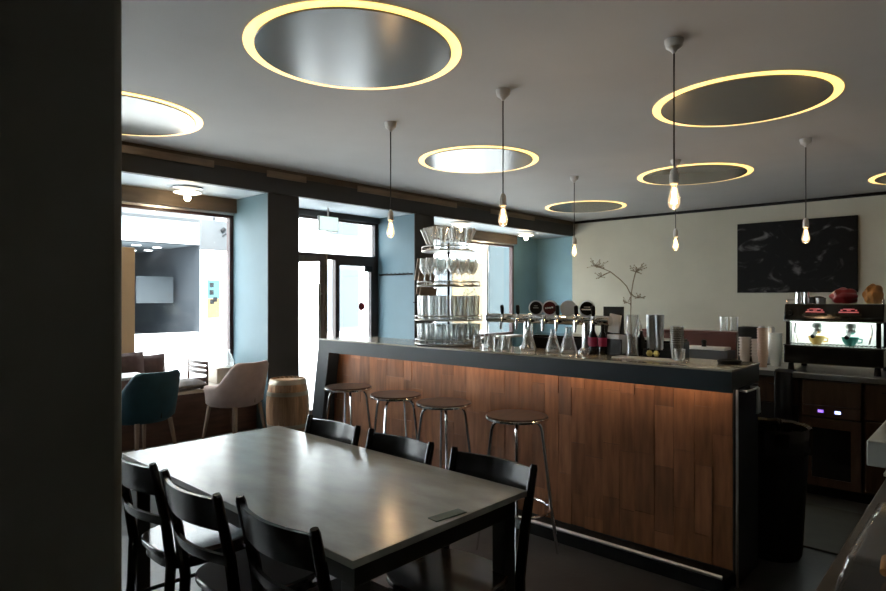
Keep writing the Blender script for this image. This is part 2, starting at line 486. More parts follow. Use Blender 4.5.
f = MB(); f.box(0, 0.08, -0.045, 0, 0.01, 1.96); f.box(0.80, 0.88, -0.045, 0, 0.01, 1.96); f.box(0.08, 0.80, -0.045, 0, 1.88, 1.96); f.box(0.08, 0.80, -0.045, 0, 0.01, 0.13)
f.build('leaf_frame', M['door_wood'], lf, smooth=False)
box('leaf_glass', M['pane'], 0.08, 0.80, -0.026, -0.018, 0.13, 1.88, lf)
hd = MB(); hd.tube([(0.83, -0.09, 0.5), (0.83, -0.09, 1.62)], 0.014, 10)
hd.tube([(0.83, -0.045, 0.62), (0.83, -0.09, 0.62)], 0.008); hd.tube([(0.83, -0.045, 1.5), (0.83, -0.09, 1.5)], 0.008)
hd.build('door_handle', M['steel'], lf)

# foreground column on the left
col = MB().box(-0.55, 0.422, 1.19, 1.75, 0, H)
struct(col.build('wall_column', M['column'], bevel=0.02), 'dark square column close to the camera at left', 'column')

# ------------------------------------------------------------------ the street outside
struct(box('street', M['street'], -14, 30, 6.95, 12.5, -0.15, -0.02), 'pale paved street outside', 'street')
b = thing('opposite_building', 'white rendered building with dark shop across the street', 'building', (0, 12.5, 0))
f = MB()
f.box(-14, 2.6, 0, 0.3, -0.02, 8); f.box(2.6, 5.92, 0, 0.3, -0.02, 0.72); f.box(2.6, 5.92, 0, 0.3, 2.58, 8)
f.box(5.92, 30, 0, 0.3, -0.02, 8)
f.build('facade_wall', M['facade'], b, smooth=False)
f = MB(); f.box(2.4, 5.92, 0.3, 5.5, 0.5, 0.6); f.box(2.3, 2.4, 0.3, 5.5, 0.5, 2.7); f.box(5.92, 6.02, 0.3, 5.5, 0.5, 2.7); f.box(2.3, 6.02, 5.5, 5.6, 0.5, 2.7)
f.box(5.914, 5.9195, 0.0, 0.299, 0.72, 2.575)
f.box(2.6, 5.9135, 0.01, 0.299, 2.574, 2.5795)
f.build('shop_interior', M['shop_dark'], b, smooth=False)
box('shop_ceiling', M['shop_grey'], 2.3, 6.02, 0.3, 5.5, 2.58, 2.68, b)
box('shop_panel', M['pane_dark'], 5.0, 5.78, 1.0, 1.05, 1.34, 1.92, b)
for i, (x, y) in enumerate(((5.55, 1.3), (5.75, 2.3), (5.5, 2.6), (5.35, 3.2), (5.1, 3.8), (5.6, 4.2), (5.0, 1.0))):
    MB().lathe([(0, 0), (0.09, 0), (0.09, 0.01), (0, 0.01)], 16, (x, y, 2.5695)).build('downlight', M['shop_lamp'], b)
f = MB()
f.box(-2, 6.0, -0.5, 0, 3.05, 3.15); f.box(-2, 30, -0.25, 0, 4.1, 4.3)
f.build('cornice', M['facade_grey'], b, smooth=False)
for k in range(5):
    x = 9.2 + k * 2.0
    wf = box('window', M['facade_grey'], x, x + 1.1, -0.03, 0, 0.6, 2.3, b)
    box('pane', M['pane_dark'], x + 0.1, x + 1.0, -0.04, -0.03, 0.7, 2.2, wf)
    wf = box('window', M['facade_grey'], x, x + 1.1, -0.03, 0, 3.0, 4.0, b)
    box('pane', M['pane_dark'], x + 0.1, x + 1.0, -0.04, -0.03, 3.1, 3.9, wf)
box('rendered_panel', M['tan_dark'], 13.9, 15.5, -0.06, -0.045, 0.4, 2.6, b)
box('blue_panel', M['blue_dark'], 15.75, 18.2, -0.06, -0.045, -0.02, 4.0, b)
p = thing('street_poster', 'small turquoise and yellow poster on the white pillar outside', 'poster', (6.07, 12.48, 1.02))
box('poster_top', M['poster_blue'], 0, 0.28, 0, 0.015, 0.42, 0.82, p)
box('poster_bottom', M['poster_yellow'], 0, 0.28, 0, 0.015, 0, 0.42, p)
f = MB()
for (u, v) in ((0.05, 0.66), (0.05, 0.5), (0.13, 0.35), (0.06, 0.3)):
    f.box(u, u + 0.09, -0.006, 0, v, v + 0.1)
f.build('poster_print', M['black'], p, smooth=False)
s_ = thing('shop_sign', 'white projecting sign board outside the shop window', 'sign', (4.09, 8.2, 2.13))
box('sign_board', M['facade_grey'], -0.21, 0.21, -0.03, 0.03, 0, 0.42, s_, 0.005)
MB().tube([(0.0, 0, 0.42), (0.0, 0, 0.62), (0, -1.475, 0.62)], 0.015).build('sign_bracket', M['black'], s_)
f = MB(); f.tube([(0.09, -0.035, 0.27), (0.14, -0.035, 0.31)], 0.03, 10); f.tube([(0.11, -0.034, 0.2), (0.16, -0.034, 0.24)], 0.012, 8)
f.build('sign_emblem', M['black'], s_)

# ------------------------------------------------------------------ ceiling ring lights
def ring_light(x, y, label):
    r = thing('ring_ceiling_light', label, 'ceiling light', (x, y, H), 0, 'round ceiling lights')
    n = 72; R, Ri = 0.616, 0.557
    f = MB()
    f.lathe([(Ri - 0.02, -0.001), (R, -0.001), (R, -0.006), (Ri - 0.02, -0.006), (Ri - 0.02, -0.001)], n)
    f.build('glowing_ring', M['ring_glow'], r)
    MB().lathe([(0, -0.0065), (Ri, -0.0065), (Ri, -0.012), (Ri - 0.003, -0.014), (0, -0.014)], n).build('metal_disc', M['disc'], r, smooth=False)
    return r
for x, y, lb in ((2.213, 2.736, 'large glowing ring light with metal disc above the grey table'),
                 (1.72, 5.015, 'ring light half hidden by the dark column at left'),
                 (4.823, 3.957, 'ring light behind the middle pendant, before the beam'),
                 (4.683, 1.371, 'dark disc ring light right of the nearest pendant'),
                 (7.058, 2.592, 'ring light behind the nearest pendant cable'),
                 (8.40, 4.744, 'farthest ring light close to the corner of the cream wall'),
                 (8.90, 0.554, 'ring light cut by the right edge, above the wall picture')):
    ring_light(x, y, lb)

# ------------------------------------------------------------------ pendants
def pendant():
    r = thing('pendant_lamp', 'x', 'pendant lamp', (0, 0, H), 0, 'bare bulb pendants')
    MB().lathe([(0, 0), (0.05, 0), (0.05, -0.012), (0.042, -0.042), (0.018, -0.06), (0.008, -0.075), (0, -0.075)], 24).build('ceiling_rose', M['white_plastic'], r)
    MB().tube([(0, 0, -0.07), (0, 0, -0.72)], 0.0045, 8).build('cable', M['cable'], r)
    MB().lathe([(0, -0.705), (0.009, -0.705), (0.02, -0.722), (0.024, -0.745), (0.024, -0.79), (0.018, -0.795), (0, -0.795)], 20).build('bulb_holder', M['white_plastic'], r)
    bl = MB().lathe([(0.014, -0.79), (0.016, -0.81), (0.024, -0.845), (0.032, -0.88), (0.032, -0.90), (0.024, -0.922), (0.010, -0.932), (0, -0.934)], 20).build('bulb', M['bulb'], r)
    f = MB()
    for k in range(4):
        a = k * PI / 2 + 0.4
        f.tube([(0.004 * math.cos(a), 0.004 * math.sin(a), -0.815), (0.013 * math.cos(a), 0.013 * math.sin(a), -0.9)], 0.0028, 6)
    f.build('filament', M['filament'], bl)
    return r
def bulb_light(x, y, z):
    l = bpy.data.lights.new('pendant_light', 'POINT'); l.energy = BULB_W; l.color = (1.0, 0.66, 0.36); l.shadow_soft_size = 0.03
    o = bpy.data.objects.new('pendant_light', l); COL.objects.link(o); o.location = (x, y, z)
PEND = [(3.30, 1.317, 'nearest bare bulb pendant, over the right end of the bar'),
        (3.30, 2.490, 'middle bare bulb pendant of the front row above the bar'),
        (3.30, 3.625, 'bare bulb pendant over the left end of the bar, before the door'),
        (6.15, 1.272, 'bare bulb pendant hanging in front of the dark wall picture'),
        (6.18, 2.450, 'rear row pendant with its bulb seen below the nearest pendant'),
        (6.22, 3.655, 'rear row pendant hanging by the corner of the cream wall')]
p0 = pendant()
for i, (x, y, lb) in enumerate(PEND):
    if i == 0:
        p0.location = (x, y, H); p0['label'] = lb
    else:
        dup(p0, (x, y, H), None, lb)
    bulb_light(x, y, H - 0.98)

# niche ceiling lamps
def niche_lamp(x, y, lb):
    r = thing('ceiling_lamp', lb, 'ceiling lamp', (x, y, 2.6), 0, 'lamps under the niche ceiling')
    MB().lathe([(0, 0), (0.15, 0), (0.155, -0.012), (0.14, -0.022), (0, -0.022)], 28).build('lamp_plate', M['steel'], r)
    MB().lathe([(0, -0.0225), (0.05, -0.0225), (0.135, -0.05), (0.138, -0.056), (0.10, -0.066), (0.04, -0.07), (0, -0.07)], 28).build('glass_shade', M['shade_lit'], r)
    MB().lathe([(0, -0.0705), (0.022, -0.0705), (0.024, -0.08), (0.034, -0.10), (0.03, -0.125), (0.012, -0.138), (0, -0.139)], 20).build('bulb', M['white_bulb'], r)
    l = bpy.data.lights.new('niche_light', 'POINT'); l.energy = 4; l.color = (1, 0.75, 0.45); l.shadow_soft_size = 0.04
    o = bpy.data.objects.new('niche_light', l); COL.objects.link(o); o.location = (x, y, 2.45)
niche_lamp(2.81, 6.22, 'lit ceiling lamp over the shop window seat at left')
niche_lamp(6.95, 6.05, 'lit ceiling lamp behind the top of the glass rack')
niche_lamp(8.75, 6.10, 'lit ceiling lamp by the blue end wall of the niche')
ex = thing('exit_sign', 'small pale green illuminated sign hanging above the entrance door', 'sign', (4.66, 6.30, 2.30))
box('sign_box', M['white_plastic'], -0.15, 0.15, -0.02, 0.02, 0, 0.19, ex, 0.006)
box('sign_face', M['exit_face'], -0.14, 0.14, -0.024, -0.0201, 0.01, 0.18, ex)
MB().tube([(0, 0, 0.19), (0, 0, 0.3)], 0.012).build('hanger', M['white_plastic'], ex)

# ------------------------------------------------------------------ wall picture
pc = MB().box(-0.02, 0.02, -0.77, 0.77, -0.525, 0.525).build('wall_picture', M['picture'], bevel=0.004, loc=(9.878, 2.19, 2.055))
tag(pc, 'large dark black and white photo print on the cream wall', 'picture')
cr_ = thing('coat_rail', 'thin rail with hooks on the blue pier right of the door', 'coat rail', (5.78, 6.2, 1.78))
box('rail', M['black'], -0.012, 0, -0.30, 0.38, -0.012, 0.012, cr_)
for k in range(8):
    MB().tube([(-0.012, -0.26 + k * 0.085, 0), (-0.05, -0.26 + k * 0.085, 0.0), (-0.055, -0.26 + k * 0.085, 0.02)], 0.006, 6).build('hook', M['black'], cr_)

# ------------------------------------------------------------------ dining table and chairs
T = thing('dining_table', 'long dining table with grey concrete top on dark frame', 'table', (1.418, 2.087, 0))
box('table_top', M['table'], -0.402, 0.402, -0.822, 0.822, 0.727, 0.75, T, 0.002)
f = MB(); i = 0.03
f.box(-0.402 + i, 0.402 - i, -0.822 + i, -0.822 + i + 0.03, 0.66, 0.727); f.box(-0.402 + i, 0.402 - i, 0.822 - i - 0.03, 0.822 - i, 0.66, 0.727)
f.box(-0.402 + i, -0.402 + i + 0.03, -0.762, 0.762, 0.66, 0.727); f.box(0.402 - i - 0.03, 0.402 - i, -0.762, 0.762, 0.66, 0.727)
f.build('apron', M['table_frame'], T, smooth=False)
for sx in (-1, 1):
    for sy in (-1, 1):
        cx_, cy_ = sx * 0.342, sy * 0.762
        box('leg', M['table_frame'], cx_ - 0.03, cx_ + 0.03, cy_ - 0.03, cy_ + 0.03, 0, 0.66, T, 0.003)
cd = MB().box(-0.022, 0.022, -0.065, 0.065, 0, 0.003).build('table_card', M['green_card'], bevel=0.001, loc=(1.435, 1.305, 0.7503))
cd.rotation_euler = (0, 0, math.radians(83))
tag(cd, 'dull green card lying along the short near edge of the table', 'card')

def make_chair():
    """faces +x; backrest top at x=-0.25"""
    r = thing('dining_chair', 'x', 'chair', (0, 0, 0), 0, 'black chairs around the grey table')
    n = 28; pts = []
    for k in range(n):
        a = 2 * PI * k / n
        c_, s__ = math.cos(a), math.sin(a)
        pts.append((0.190 * math.copysign(abs(c_) ** 0.6, c_), (0.195 + 0.012 * c_) * math.copysign(abs(s__) ** 0.6, s__)))
    MB().prism(pts, 'z', 0.435, 0.46).build('seat', M['chair_seat'], r, bevel=0.006)
    MB().prism([(x * 0.9, y * 0.9) for x, y in pts], 'z', 0.39, 0.435).build('seat_frame', M['black_wood'], r)
    for sy in (-1, 1):
        MB().tube([(-0.22, sy * 0.18, 0), (-0.19, sy * 0.183, 0.25), (-0.18, sy * 0.185, 0.44), (-0.205, sy * 0.19, 0.62), (-0.25, sy * 0.195, 0.82), (-0.253, sy * 0.1955, 0.835)],
                  [0.014, 0.018, 0.020, 0.019, 0.016, 0.012], 10).build('back_leg', M['black_wood'], r)
        MB().tube([(0.170, sy * 0.165, 0), (0.150, sy * 0.155, 0.40)], [0.013, 0.019], 10).build('front_leg', M['black_wood'], r)
        MB().tube([(-0.195, sy * 0.182, 0.2), (0.158, sy * 0.161, 0.2)], 0.009, 8).build('stretcher', M['black_wood'], r)
    MB().tube([(0.157, -0.161, 0.27), (0.157, 0.161, 0.27)], 0.009, 8).build('stretcher', M['black_wood'], r)
    def slat(z0, z1, th, bow):
        g = MB(); m_ = 12
        def P(u, z, off):
            y = -0.19 + 0.38 * u
            bx = -0.18 - 0.07 * (z - 0.44) / 0.38 - 0.003
            return (bx - bow * math.sin(PI * u) + off, y, z)
        rows = []
        for z, off in ((z0, th / 2), (z1, th / 2), (z1, -th / 2), (z0, -th / 2), (z0, th / 2)):
            rows.append([P(k / m_, z, off) for k in range(m_ + 1)])
        g.grid(rows)
        bmesh.ops.remove_doubles(g.bm, verts=g.bm.verts, dist=1e-5)
        return g
    slat(0.712, 0.818, 0.014, 0.035).build('back_rest', M['black_wood'], r)
    slat(0.595, 0.63, 0.014, 0.035).build('lower_slat', M['black_wood'], r)
    return r
CH = [(1.200, 1.537, 0, 'black wooden chair nearest the camera, back against the table'),
      (1.160, 2.000, 0, 'black wooden chair in the middle of the near table side'),
      (1.165, 2.505, 0, 'black wooden chair half hidden by the dark column'),
      (1.612, 1.460, PI, 'black wooden chair at the table corner in front of the bar'),
      (1.607, 1.980, PI, 'black wooden chair in the middle of the far table side'),
      (1.607, 2.470, PI, 'black wooden chair on far table side, nearest the oak barrel')]
c0 = make_chair()
for i, (x, y, a, lb) in enumerate(CH):
    o = c0 if i == 0 else dup(c0, (x, y, 0))
    o.location = (x, y, 0); o.rotation_euler = (0, 0, a); o['label'] = lb

# ------------------------------------------------------------------ bar
B = thing('bar_counter', 'long bar with copper brown shingle front and dark frame', 'bar counter', (0, 0, 0))
XF, Y0, Y1 = 3.11, 0.96, 4.335
box('counter_top', M['bar_top'], XF - 0.004, XF + 0.46, Y0 - 0.004, Y1, 1.088, 1.10, B, 0.002)
def frame_poly(zb):
    return [(Y0, zb), (Y0, 1.088), (Y1, 1.088), (Y1 + 0.17, 0.0), (Y1 + 0.02, 0.0), (Y1 - 0.14, zb)]
MB().prism(frame_poly(0.985), 'x', XF, XF + 0.03).build('front_frame', M['bar_dark'], B, smooth=False)
MB().prism(frame_poly(1.0), 'x', XF + 0.0305, XF + 0.46).build('counter_body', M['bar_dark'], B, smooth=False)
box('back_board', M['bar_dark'], XF + 0.12, XF + 0.46, 0.985, Y1 - 0.02, 0.0, 0.989, B)
box('work_shelf', M['steel'], XF + 0.4605, XF + 0.86, 1.35, Y1 - 0.05, 0.86, 0.90, B)
for y in (1.40, 2.6, Y1 - 0.1): box('shelf_leg', M['black'], XF + 0.80, XF + 0.84, y - 0.02, y + 0.02, 0, 0.8595, B)
f = MB(); ycur = 0.99; ci = 0
while ycur < Y1 + 0.02:
    w_ = random.uniform(0.088, 0.125)
    yb = ycur + w_
    z = 0.076 - random.uniform(0, 0.3); 
    while z < 0.99:
        hh = random.choice((0.31, 0.33, 0.36))
        za, zb = max(z, 0.076), min(z + hh, 0.988)
        # stay right of the slanted left leg
        ymax = Y1 - 0.14 + 0.16 * (0.99 - (za + zb) / 2) / 0.99
        if zb - za > 0.01 and ycur + 0.01 < ymax:
            t = random.uniform(0.004, 0.009)
            x1 = XF + 0.12; y_e = min(yb - 0.001, ymax)
            tt = random.uniform(-0.0025, 0.0025); tu = random.uniform(0.0, 0.004)
            q = [(x1 - t - tt - tu, ycur, za), (x1 - t + tt - tu, y_e, za), (x1 - t + tt, y_e, zb - 0.0012), (x1 - t - tt, ycur, zb - 0.0012)]
            a_ = [f.bm.verts.new(v) for v in q]; b_ = [f.bm.verts.new((x1 + 0.001, v[1], v[2])) for v in q]
            f.bm.faces.new(a_)
            for k in range(4):
                f.bm.faces.new((a_[k], b_[k], b_[(k + 1) % 4], a_[(k + 1) % 4]))
        z += hh
    ycur = yb
f.build('front_panel', M['copper'], B, smooth=False)
box('plinth', M['black'], XF - 0.02, XF + 0.118, 0.99, Y1 + 0.0, 0, 0.066, B)
MB().tube([(XF - 0.012, 1.0, 0.0775), (XF - 0.012, Y1, 0.0775)], 0.011, 12).build('foot_strip', M['alu'], B)
box('end_edge', M['alu'], XF + 0.106, XF + 0.118, 0.962, 0.972, 0.0, 0.989, B)
box('end_panel', M['black'], XF + 0.1185, XF + 0.46, 0.965, 0.984, 0.0, 0.989, B)
box('led_strip', M['warm_led'], XF + 0.034, XF + 0.05, 1.0, Y1 - 0.2, 0.992, 0.9995, B)
f = MB(); f.tube([(3.255, 0.965, 0.982), (3.235, 0.93, 0.983), (3.30, 0.925, 0.983), (3.42, 0.925, 0.983), (3.43, 0.965, 0.983)], 0.006, 8)
f.build('towel_rail', M['steel'], B)
tw = MB(); rows = []
for z, sp in ((0.990, 0.014), (0.95, 0.02), (0.91, 0.024), (0.86, 0.03)):
    rows.append([(3.365 + (u - 0.5) * sp * 2 + 0.004 * math.sin(u * 9), 0.910 - 0.004 * math.sin(u * 14), z) for u in [k / 10 for k in range(11)]])
tw.grid(rows)
t_ = tw.build('bar_towel', M['cloth'], solid=0.006)
tag(t_, 'white cloth hanging on the rail at the end of the bar', 'towel')

def stool():
    r = thing('bar_stool', 'x', 'bar stool', (0, 0, 0), 0, 'bar stools along the counter')
    MB().lathe([(0, 0.757), (0.165, 0.757), (0.176, 0.764), (0.178, 0.775), (0.172, 0.783), (0.10, 0.780), (0, 0.779)], 40).build('seat', M['seat_wood'], r)
    MB().lathe([(0.1795, 0.762), (0.1795, 0.772), (0.1775, 0.774), (0.1775, 0.760), (0.1795, 0.762)], 40).build('seat_edge', M['chrome'], r)
    for k in range(4):
        a = k * PI / 2 + 0.35
        c_, s__ = math.cos(a), math.sin(a)
        prof = [(0.02, 0.748), (0.085, 0.748), (0.115, 0.742), (0.135, 0.722), (0.143, 0.69), (0.195, 0.26), (0.232, 0.0)]
        MB().tube([(q * c_, q * s__, z) for q, z in prof], 0.0095, 10).build('leg', M['chrome'], r)
    MB().tube([(0.188 * math.cos(2 * PI * k / 36), 0.188 * math.sin(2 * PI * k / 36), 0.255) for k in range(36)], 0.008, 8, True).build('foot_ring', M['chrome'], r)
    return r
s0 = stool()
for i, (x, y, a, lb) in enumerate(((2.82, 2.03, 0.27, 'bar stool nearest the camera, right of the other three'),
                                (2.855, 2.63, 0.5, 'second bar stool from the right along the bar'),
                                (2.86, 3.09, 0.0, 'third bar stool from the right along the bar'),
                                (2.87, 3.63, 0.7, 'bar stool at the slanted left end of the bar'))):
    o = s0 if i == 0 else dup(s0, (x, y, 0))
    o.location = (x, y, 0); o.rotation_euler = (0, 0, a); o['label'] = lb

# ------------------------------------------------------------------ things on the bar
ZB = 1.1003
def tumbler_mb(rb, rt, h, t=0.002):
    return MB().lathe([(0, 0), (rb, 0), (rt, h), (rt - t, h), (rb - t, 0.006), (0, 0.006)], 11)
def wine_mb(h=0.19, rb=0.03, rt=0.036):
    s = h * 0.45
    return MB().lathe([(0, 0), (0.032, 0), (0.03, 0.003), (0.005, 0.008), (0.004, s - 0.01), (0.018, s), (rt + 0.004, s + (h - s) * 0.4), (rt, h), (rt - 0.002, h), (rt + 0.002, s + (h - s) * 0.4), (0.014, s + 0.006), (0, s + 0.004)], 11)
def flare_mb(h=0.15):
    return MB().lathe([(0, 0), (0.028, 0), (0.026, 0.004), (0.010, 0.02), (0.016, 0.05), (0.043, h), (0.041, h), (0.014, 0.054), (0.007, 0.024), (0, 0.022)], 11)
RX, RY = 3.365, 3.05
R = thing('glass_rack', 'round tiered wire rack full of glasses on the bar', 'rack', (RX, RY, ZB))
def rim(z, r, nm='shelf'):
    f = MB()
    f.tube([(r * math.cos(2 * PI * k / 40), r * math.sin(2 * PI * k / 40), z) for k in range(40)], 0.0055, 8, True)
    f.tube([(r * math.cos(2 * PI * k / 40), r * math.sin(2 * PI * k / 40), z + 0.03) for k in range(40)], 0.004, 8, True)
    for k in range(8):
        a = k * PI / 4
        f.tube([(0.01 * math.cos(a), 0.01 * math.sin(a), z), (r * math.cos(a), r * math.sin(a), z)], 0.0035, 6)
        f.tube([(r * math.cos(a), r * math.sin(a), z), (r * math.cos(a), r * math.sin(a), z + 0.03)], 0.003, 6)
    f.lathe([(0.008, z - 0.002), (r - 0.004, z - 0.002), (r - 0.004, z + 0.001), (0.008, z + 0.001), (0.008, z - 0.002)], 40)
    f.build(nm, M['steel'], R)
rim(0.012, 0.25); rim(0.187, 0.25); rim(0.44, 0.235); rim(0.70, 0.20)
MB().tube([(0, 0, 0.0), (0, 0, 0.76)], 0.009, 10).build('pole', M['black'], R)
proto = {}
def tier(nm, mb, z, rings, label, group, cat='glass', lean=0.0):
    o0 = None
    for rad, n, off in rings:
        for k in range(n):
            a = 2 * PI * k / n + off
            loc = (RX + rad * math.cos(a), RY + rad * math.sin(a), ZB + z)
            if o0 is None:
                o0 = mb.build(nm, M['clear'], loc=loc, smooth=False); tag(o0, label, cat, group); o = o0
            else:
                o = o0.copy(); COL.objects.link(o); o.location = loc
            if lean and rad > 0.1: o.rotation_euler = (Matrix.Rotation(lean, 3, Vector((-math.sin(a), math.cos(a), 0)))).to_euler()
    return o0
tier('tumbler', tumbler_mb(0.03, 0.036, 0.14), 0.017, ((0.205, 16, 0), (0.115, 8, 0.2)), 'clear tumbler on the lowest tier of the round glass rack', 'tumblers on the lowest rack tier')
tier('tall_glass', tumbler_mb(0.028, 0.034, 0.175), 0.192, ((0.205, 16, 0.1), (0.115, 8, 0)), 'tall clear glass on the second tier of the round glass rack', 'tall glasses on the second rack tier')
tier('wine_glass', wine_mb(0.2), 0.445, ((0.185, 13, 0.2), (0.10, 6, 0)), 'stemmed wine glass on the third tier of the round glass rack', 'wine glasses on the third rack tier')
tier('flared_glass', flare_mb(0.165), 0.711, ((0.143, 9, 0.1), (0.052, 3, 0.4)), 'flared cocktail glass on the top tier of the round glass rack', 'flared glasses on the top rack tier', lean=0.2)
# glasses standing between the rack and the taps
g0 = None
for k, (x, y) in enumerate(((3.30, 2.72), (3.40, 2.70), (3.50, 2.74), (3.33, 2.62), (3.45, 2.61), (3.28, 2.52), (3.38, 2.52), (3.26, 2.44))):
    if g0 is None:
        g0 = tumbler_mb(0.034, 0.028, 0.085).build('short_tumbler', M['clear'], loc=(x, y, ZB))
        tag(g0, 'short clear tumbler on the bar between rack and beer taps', 'glass', 'short tumblers beside the beer taps')
    else:
        o = g0.copy(); COL.objects.link(o); o.location = (x, y, ZB)

# beer tap font
TX = 3.50
F = thing('beer_tap_font', 'long chrome beer tap font with black handles and round badges', 'beer tap', (TX, 0, ZB))
MB().tube([(0, 1.80, 0.205), (0, 2.78, 0.205)], 0.032, 16).build('pipe', M['chrome'], F)
for y in (1.96, 2.42):
    MB().lathe([(0, 0), (0.06, 0), (0.058, 0.012), (0.036, 0.03), (0.032, 0.19), (0, 0.19)], 24, (0, y, 0)).build('column', M['chrome'], F)
for y in (2.60, 2.465, 2.36, 2.25, 2.145, 2.005, 1.885):
    t = MB()
    t.lathe([(0, 0), (0.02, 0), (0.022, 0.02), (0.015, 0.05), (0, 0.05)], 14, (-0.022, y, 0.205), Matrix.Rotation(-PI / 2, 4, 'Y'))
    t.tube([(-0.055, y, 0.215), (-0.075, y, 0.20), (-0.082, y, 0.13)], [0.013, 0.013, 0.008], 10)
    t.lathe([(0, 0), (0.012, 0), (0.009, 0.02), (0, 0.02)], 12, (-0.06, y, 0.215))
    t.build('tap', M['chrome'], F)
for y in (2.60, 2.465, 2.145, 2.005, 1.885):
    MB().tube([(-0.06, y, 0.232), (-0.062, y, 0.25), (-0.066, y, 0.29), (-0.068, y, 0.30)], [0.007, 0.014, 0.014, 0.010], 10).build('handle', M['black'], F)
def badge(y, face, stripe, r=0.047):
    m = Matrix.Rotation(-PI / 2, 4, 'Y') @ Matrix.Identity(4)
    rt = rotz(math.radians(20))
    bb = MB().lathe([(0, -0.012), (r, -0.012), (r + 0.006, -0.006), (r + 0.006, 0.004), (r, 0.006), (0, 0.006)], 28, (-0.03, y, 0.282), rt @ m).build('badge', M['badge_clear'], F)
    MB().lathe([(0, 0.0062), (r - 0.004, 0.0062), (r - 0.004, 0.0085), (0, 0.0085)], 28, (-0.03, y, 0.282), rt @ m).build('badge_face', face, bb)
    if stripe:
        q = MB()
        for (u0, u1, v0, v1) in stripe:
            q.box(0.0086, 0.0105, u0, u1, v0, v1, Matrix.Translation((-0.03, y, 0.282)) @ rt @ Matrix.Rotation(PI, 4, 'Z'))
        q.build('badge_band', M['paper'], bb, smooth=False)
    MB().tube([(-0.005, y, 0.225), (-0.02, y, 0.245)], 0.008, 8).build('badge_stem', M['chrome'], bb)
badge(2.335, M['black'], [(-0.018, 0.018, -0.002, 0.003), (-0.012, 0.012, 0.012, 0.016)])
badge(2.225, M['badge_red'], [(-0.03, -0.02, -0.006, 0.004), (-0.016, -0.006, -0.004, 0.006), (-0.002, 0.008, -0.003, 0.007), (0.012, 0.024, 0.0, 0.010)])
badge(2.085, M['badge_clear'], None)
badge(1.945, M['black_gloss'], [(-0.034, 0.034, -0.010, -0.002), (-0.02, 0.02, 0.008, 0.011)])

ck = thing('bottle_cooler', 'low black bottle cooler on the work shelf behind the beer taps', 'cooler', (3.80, 2.02, 0.9005))
box('cooler_body', M['black'], -0.14, 0.14, -0.55, 0.55, 0, 0.27, ck, 0.006)
for y in (-0.28, 0.28): box('lid', M['black_gloss'], -0.13, 0.13, y - 0.26, y + 0.26, 0.2705, 0.285, ck, 0.003)
# carafes
c0_ = None
for x, y, s_c, lb in ((3.35, 2.315, 1.0, 'glass carafe with long neck nearest the glass rack'), (3.35, 2.125, 0.95, 'middle glass carafe below the beer badges'), (3.35, 2.01, 1.08, 'conical glass carafe nearest the red labelled bottles')):
    if c0_ is None:
        c0_ = MB().lathe([(0, 0), (0.05, 0), (0.052, 0.01), (0.032, 0.08), (0.018, 0.13), (0.02, 0.155), (0.018, 0.155), (0.016, 0.13), (0.03, 0.08), (0.048, 0.012), (0, 0.008)], 20).build('carafe', M['clear'])
        o = c0_
    else:
        o = c0_.copy(); COL.objects.link(o)
    o.location = (x, y, ZB); o.scale = (s_c,) * 3
    tag(o, lb, 'carafe', 'carafes on the bar')
# bottles
bt0 = None
for x, y, lb in ((3.40, 1.865, 'black bottle with magenta label, left of its pair'), (3.41, 1.805, 'black bottle with magenta label, right of its pair')):
    if bt0 is None:
        bt0 = thing('bottle', lb, 'bottle', (x, y, ZB), 0, 'magenta labelled bottles on the bar')
        MB().lathe([(0, 0), (0.026, 0), (0.027, 0.01), (0.027, 0.11), (0.012, 0.145), (0.011, 0.185), (0, 0.187)], 18).build('bottle_body', M['black_gloss'], bt0)
        MB().lathe([(0.0272, 0.05), (0.028, 0.05), (0.028, 0.105), (0.0272, 0.105), (0.0272, 0.05)], 18).build('bottle_label', M['magenta'], bt0)
    else:
        dup(bt0, (x, y, ZB), None, lb)
nh = thing('napkin_holder', 'black napkin holder with white napkins next to the bottles', 'napkin holder', (3.45, 1.725, ZB), -0.3)
f = MB(); f.box(-0.05, 0.05, -0.075, 0.075, 0, 0.012); f.box(-0.05, -0.042, -0.075, 0.075, 0.012, 0.10); f.box(0.042, 0.05, -0.075, 0.075, 0.012, 0.13)
f.build('holder', M['black'], nh, bevel=0.002)
box('napkins', M['paper'], -0.04, 0.03, -0.05, 0.05, 0.0125, 0.125, nh, 0.004)
cs = thing('card_stand', 'black card stand with tilted white note behind the bottles', 'card stand', (3.56, 1.83, ZB), -0.25)
box('back_plate', M['black'], 0.0, 0.012, -0.10, 0.06, 0.0, 0.295, cs, 0.002)
MB().box(-0.008, -0.0005, -0.055, 0.035, 0.13, 0.25, Matrix.Rotation(0.15, 4, 'X')).build('white_note', M['paper'], cs, smooth=False)
box('base', M['black'], -0.03, 0.05, -0.10, 0.06, 0.0, 0.01, cs)
ut = thing('bar_caddy', 'black caddy with bar tools between napkins and vase', 'caddy', (3.52, 1.66, ZB))
f = MB(); f.box(-0.04, 0.04, -0.035, 0.035, 0, 0.11); f.build('caddy_box', M['black'], ut, bevel=0.004)
for k in range(3):
    MB().tube([(-0.02 + 0.02 * k, -0.015, 0.1101), (-0.035 + 0.03 * k, -0.02, 0.17)], 0.004, 6).build('bar_tool', M['steel'], ut)

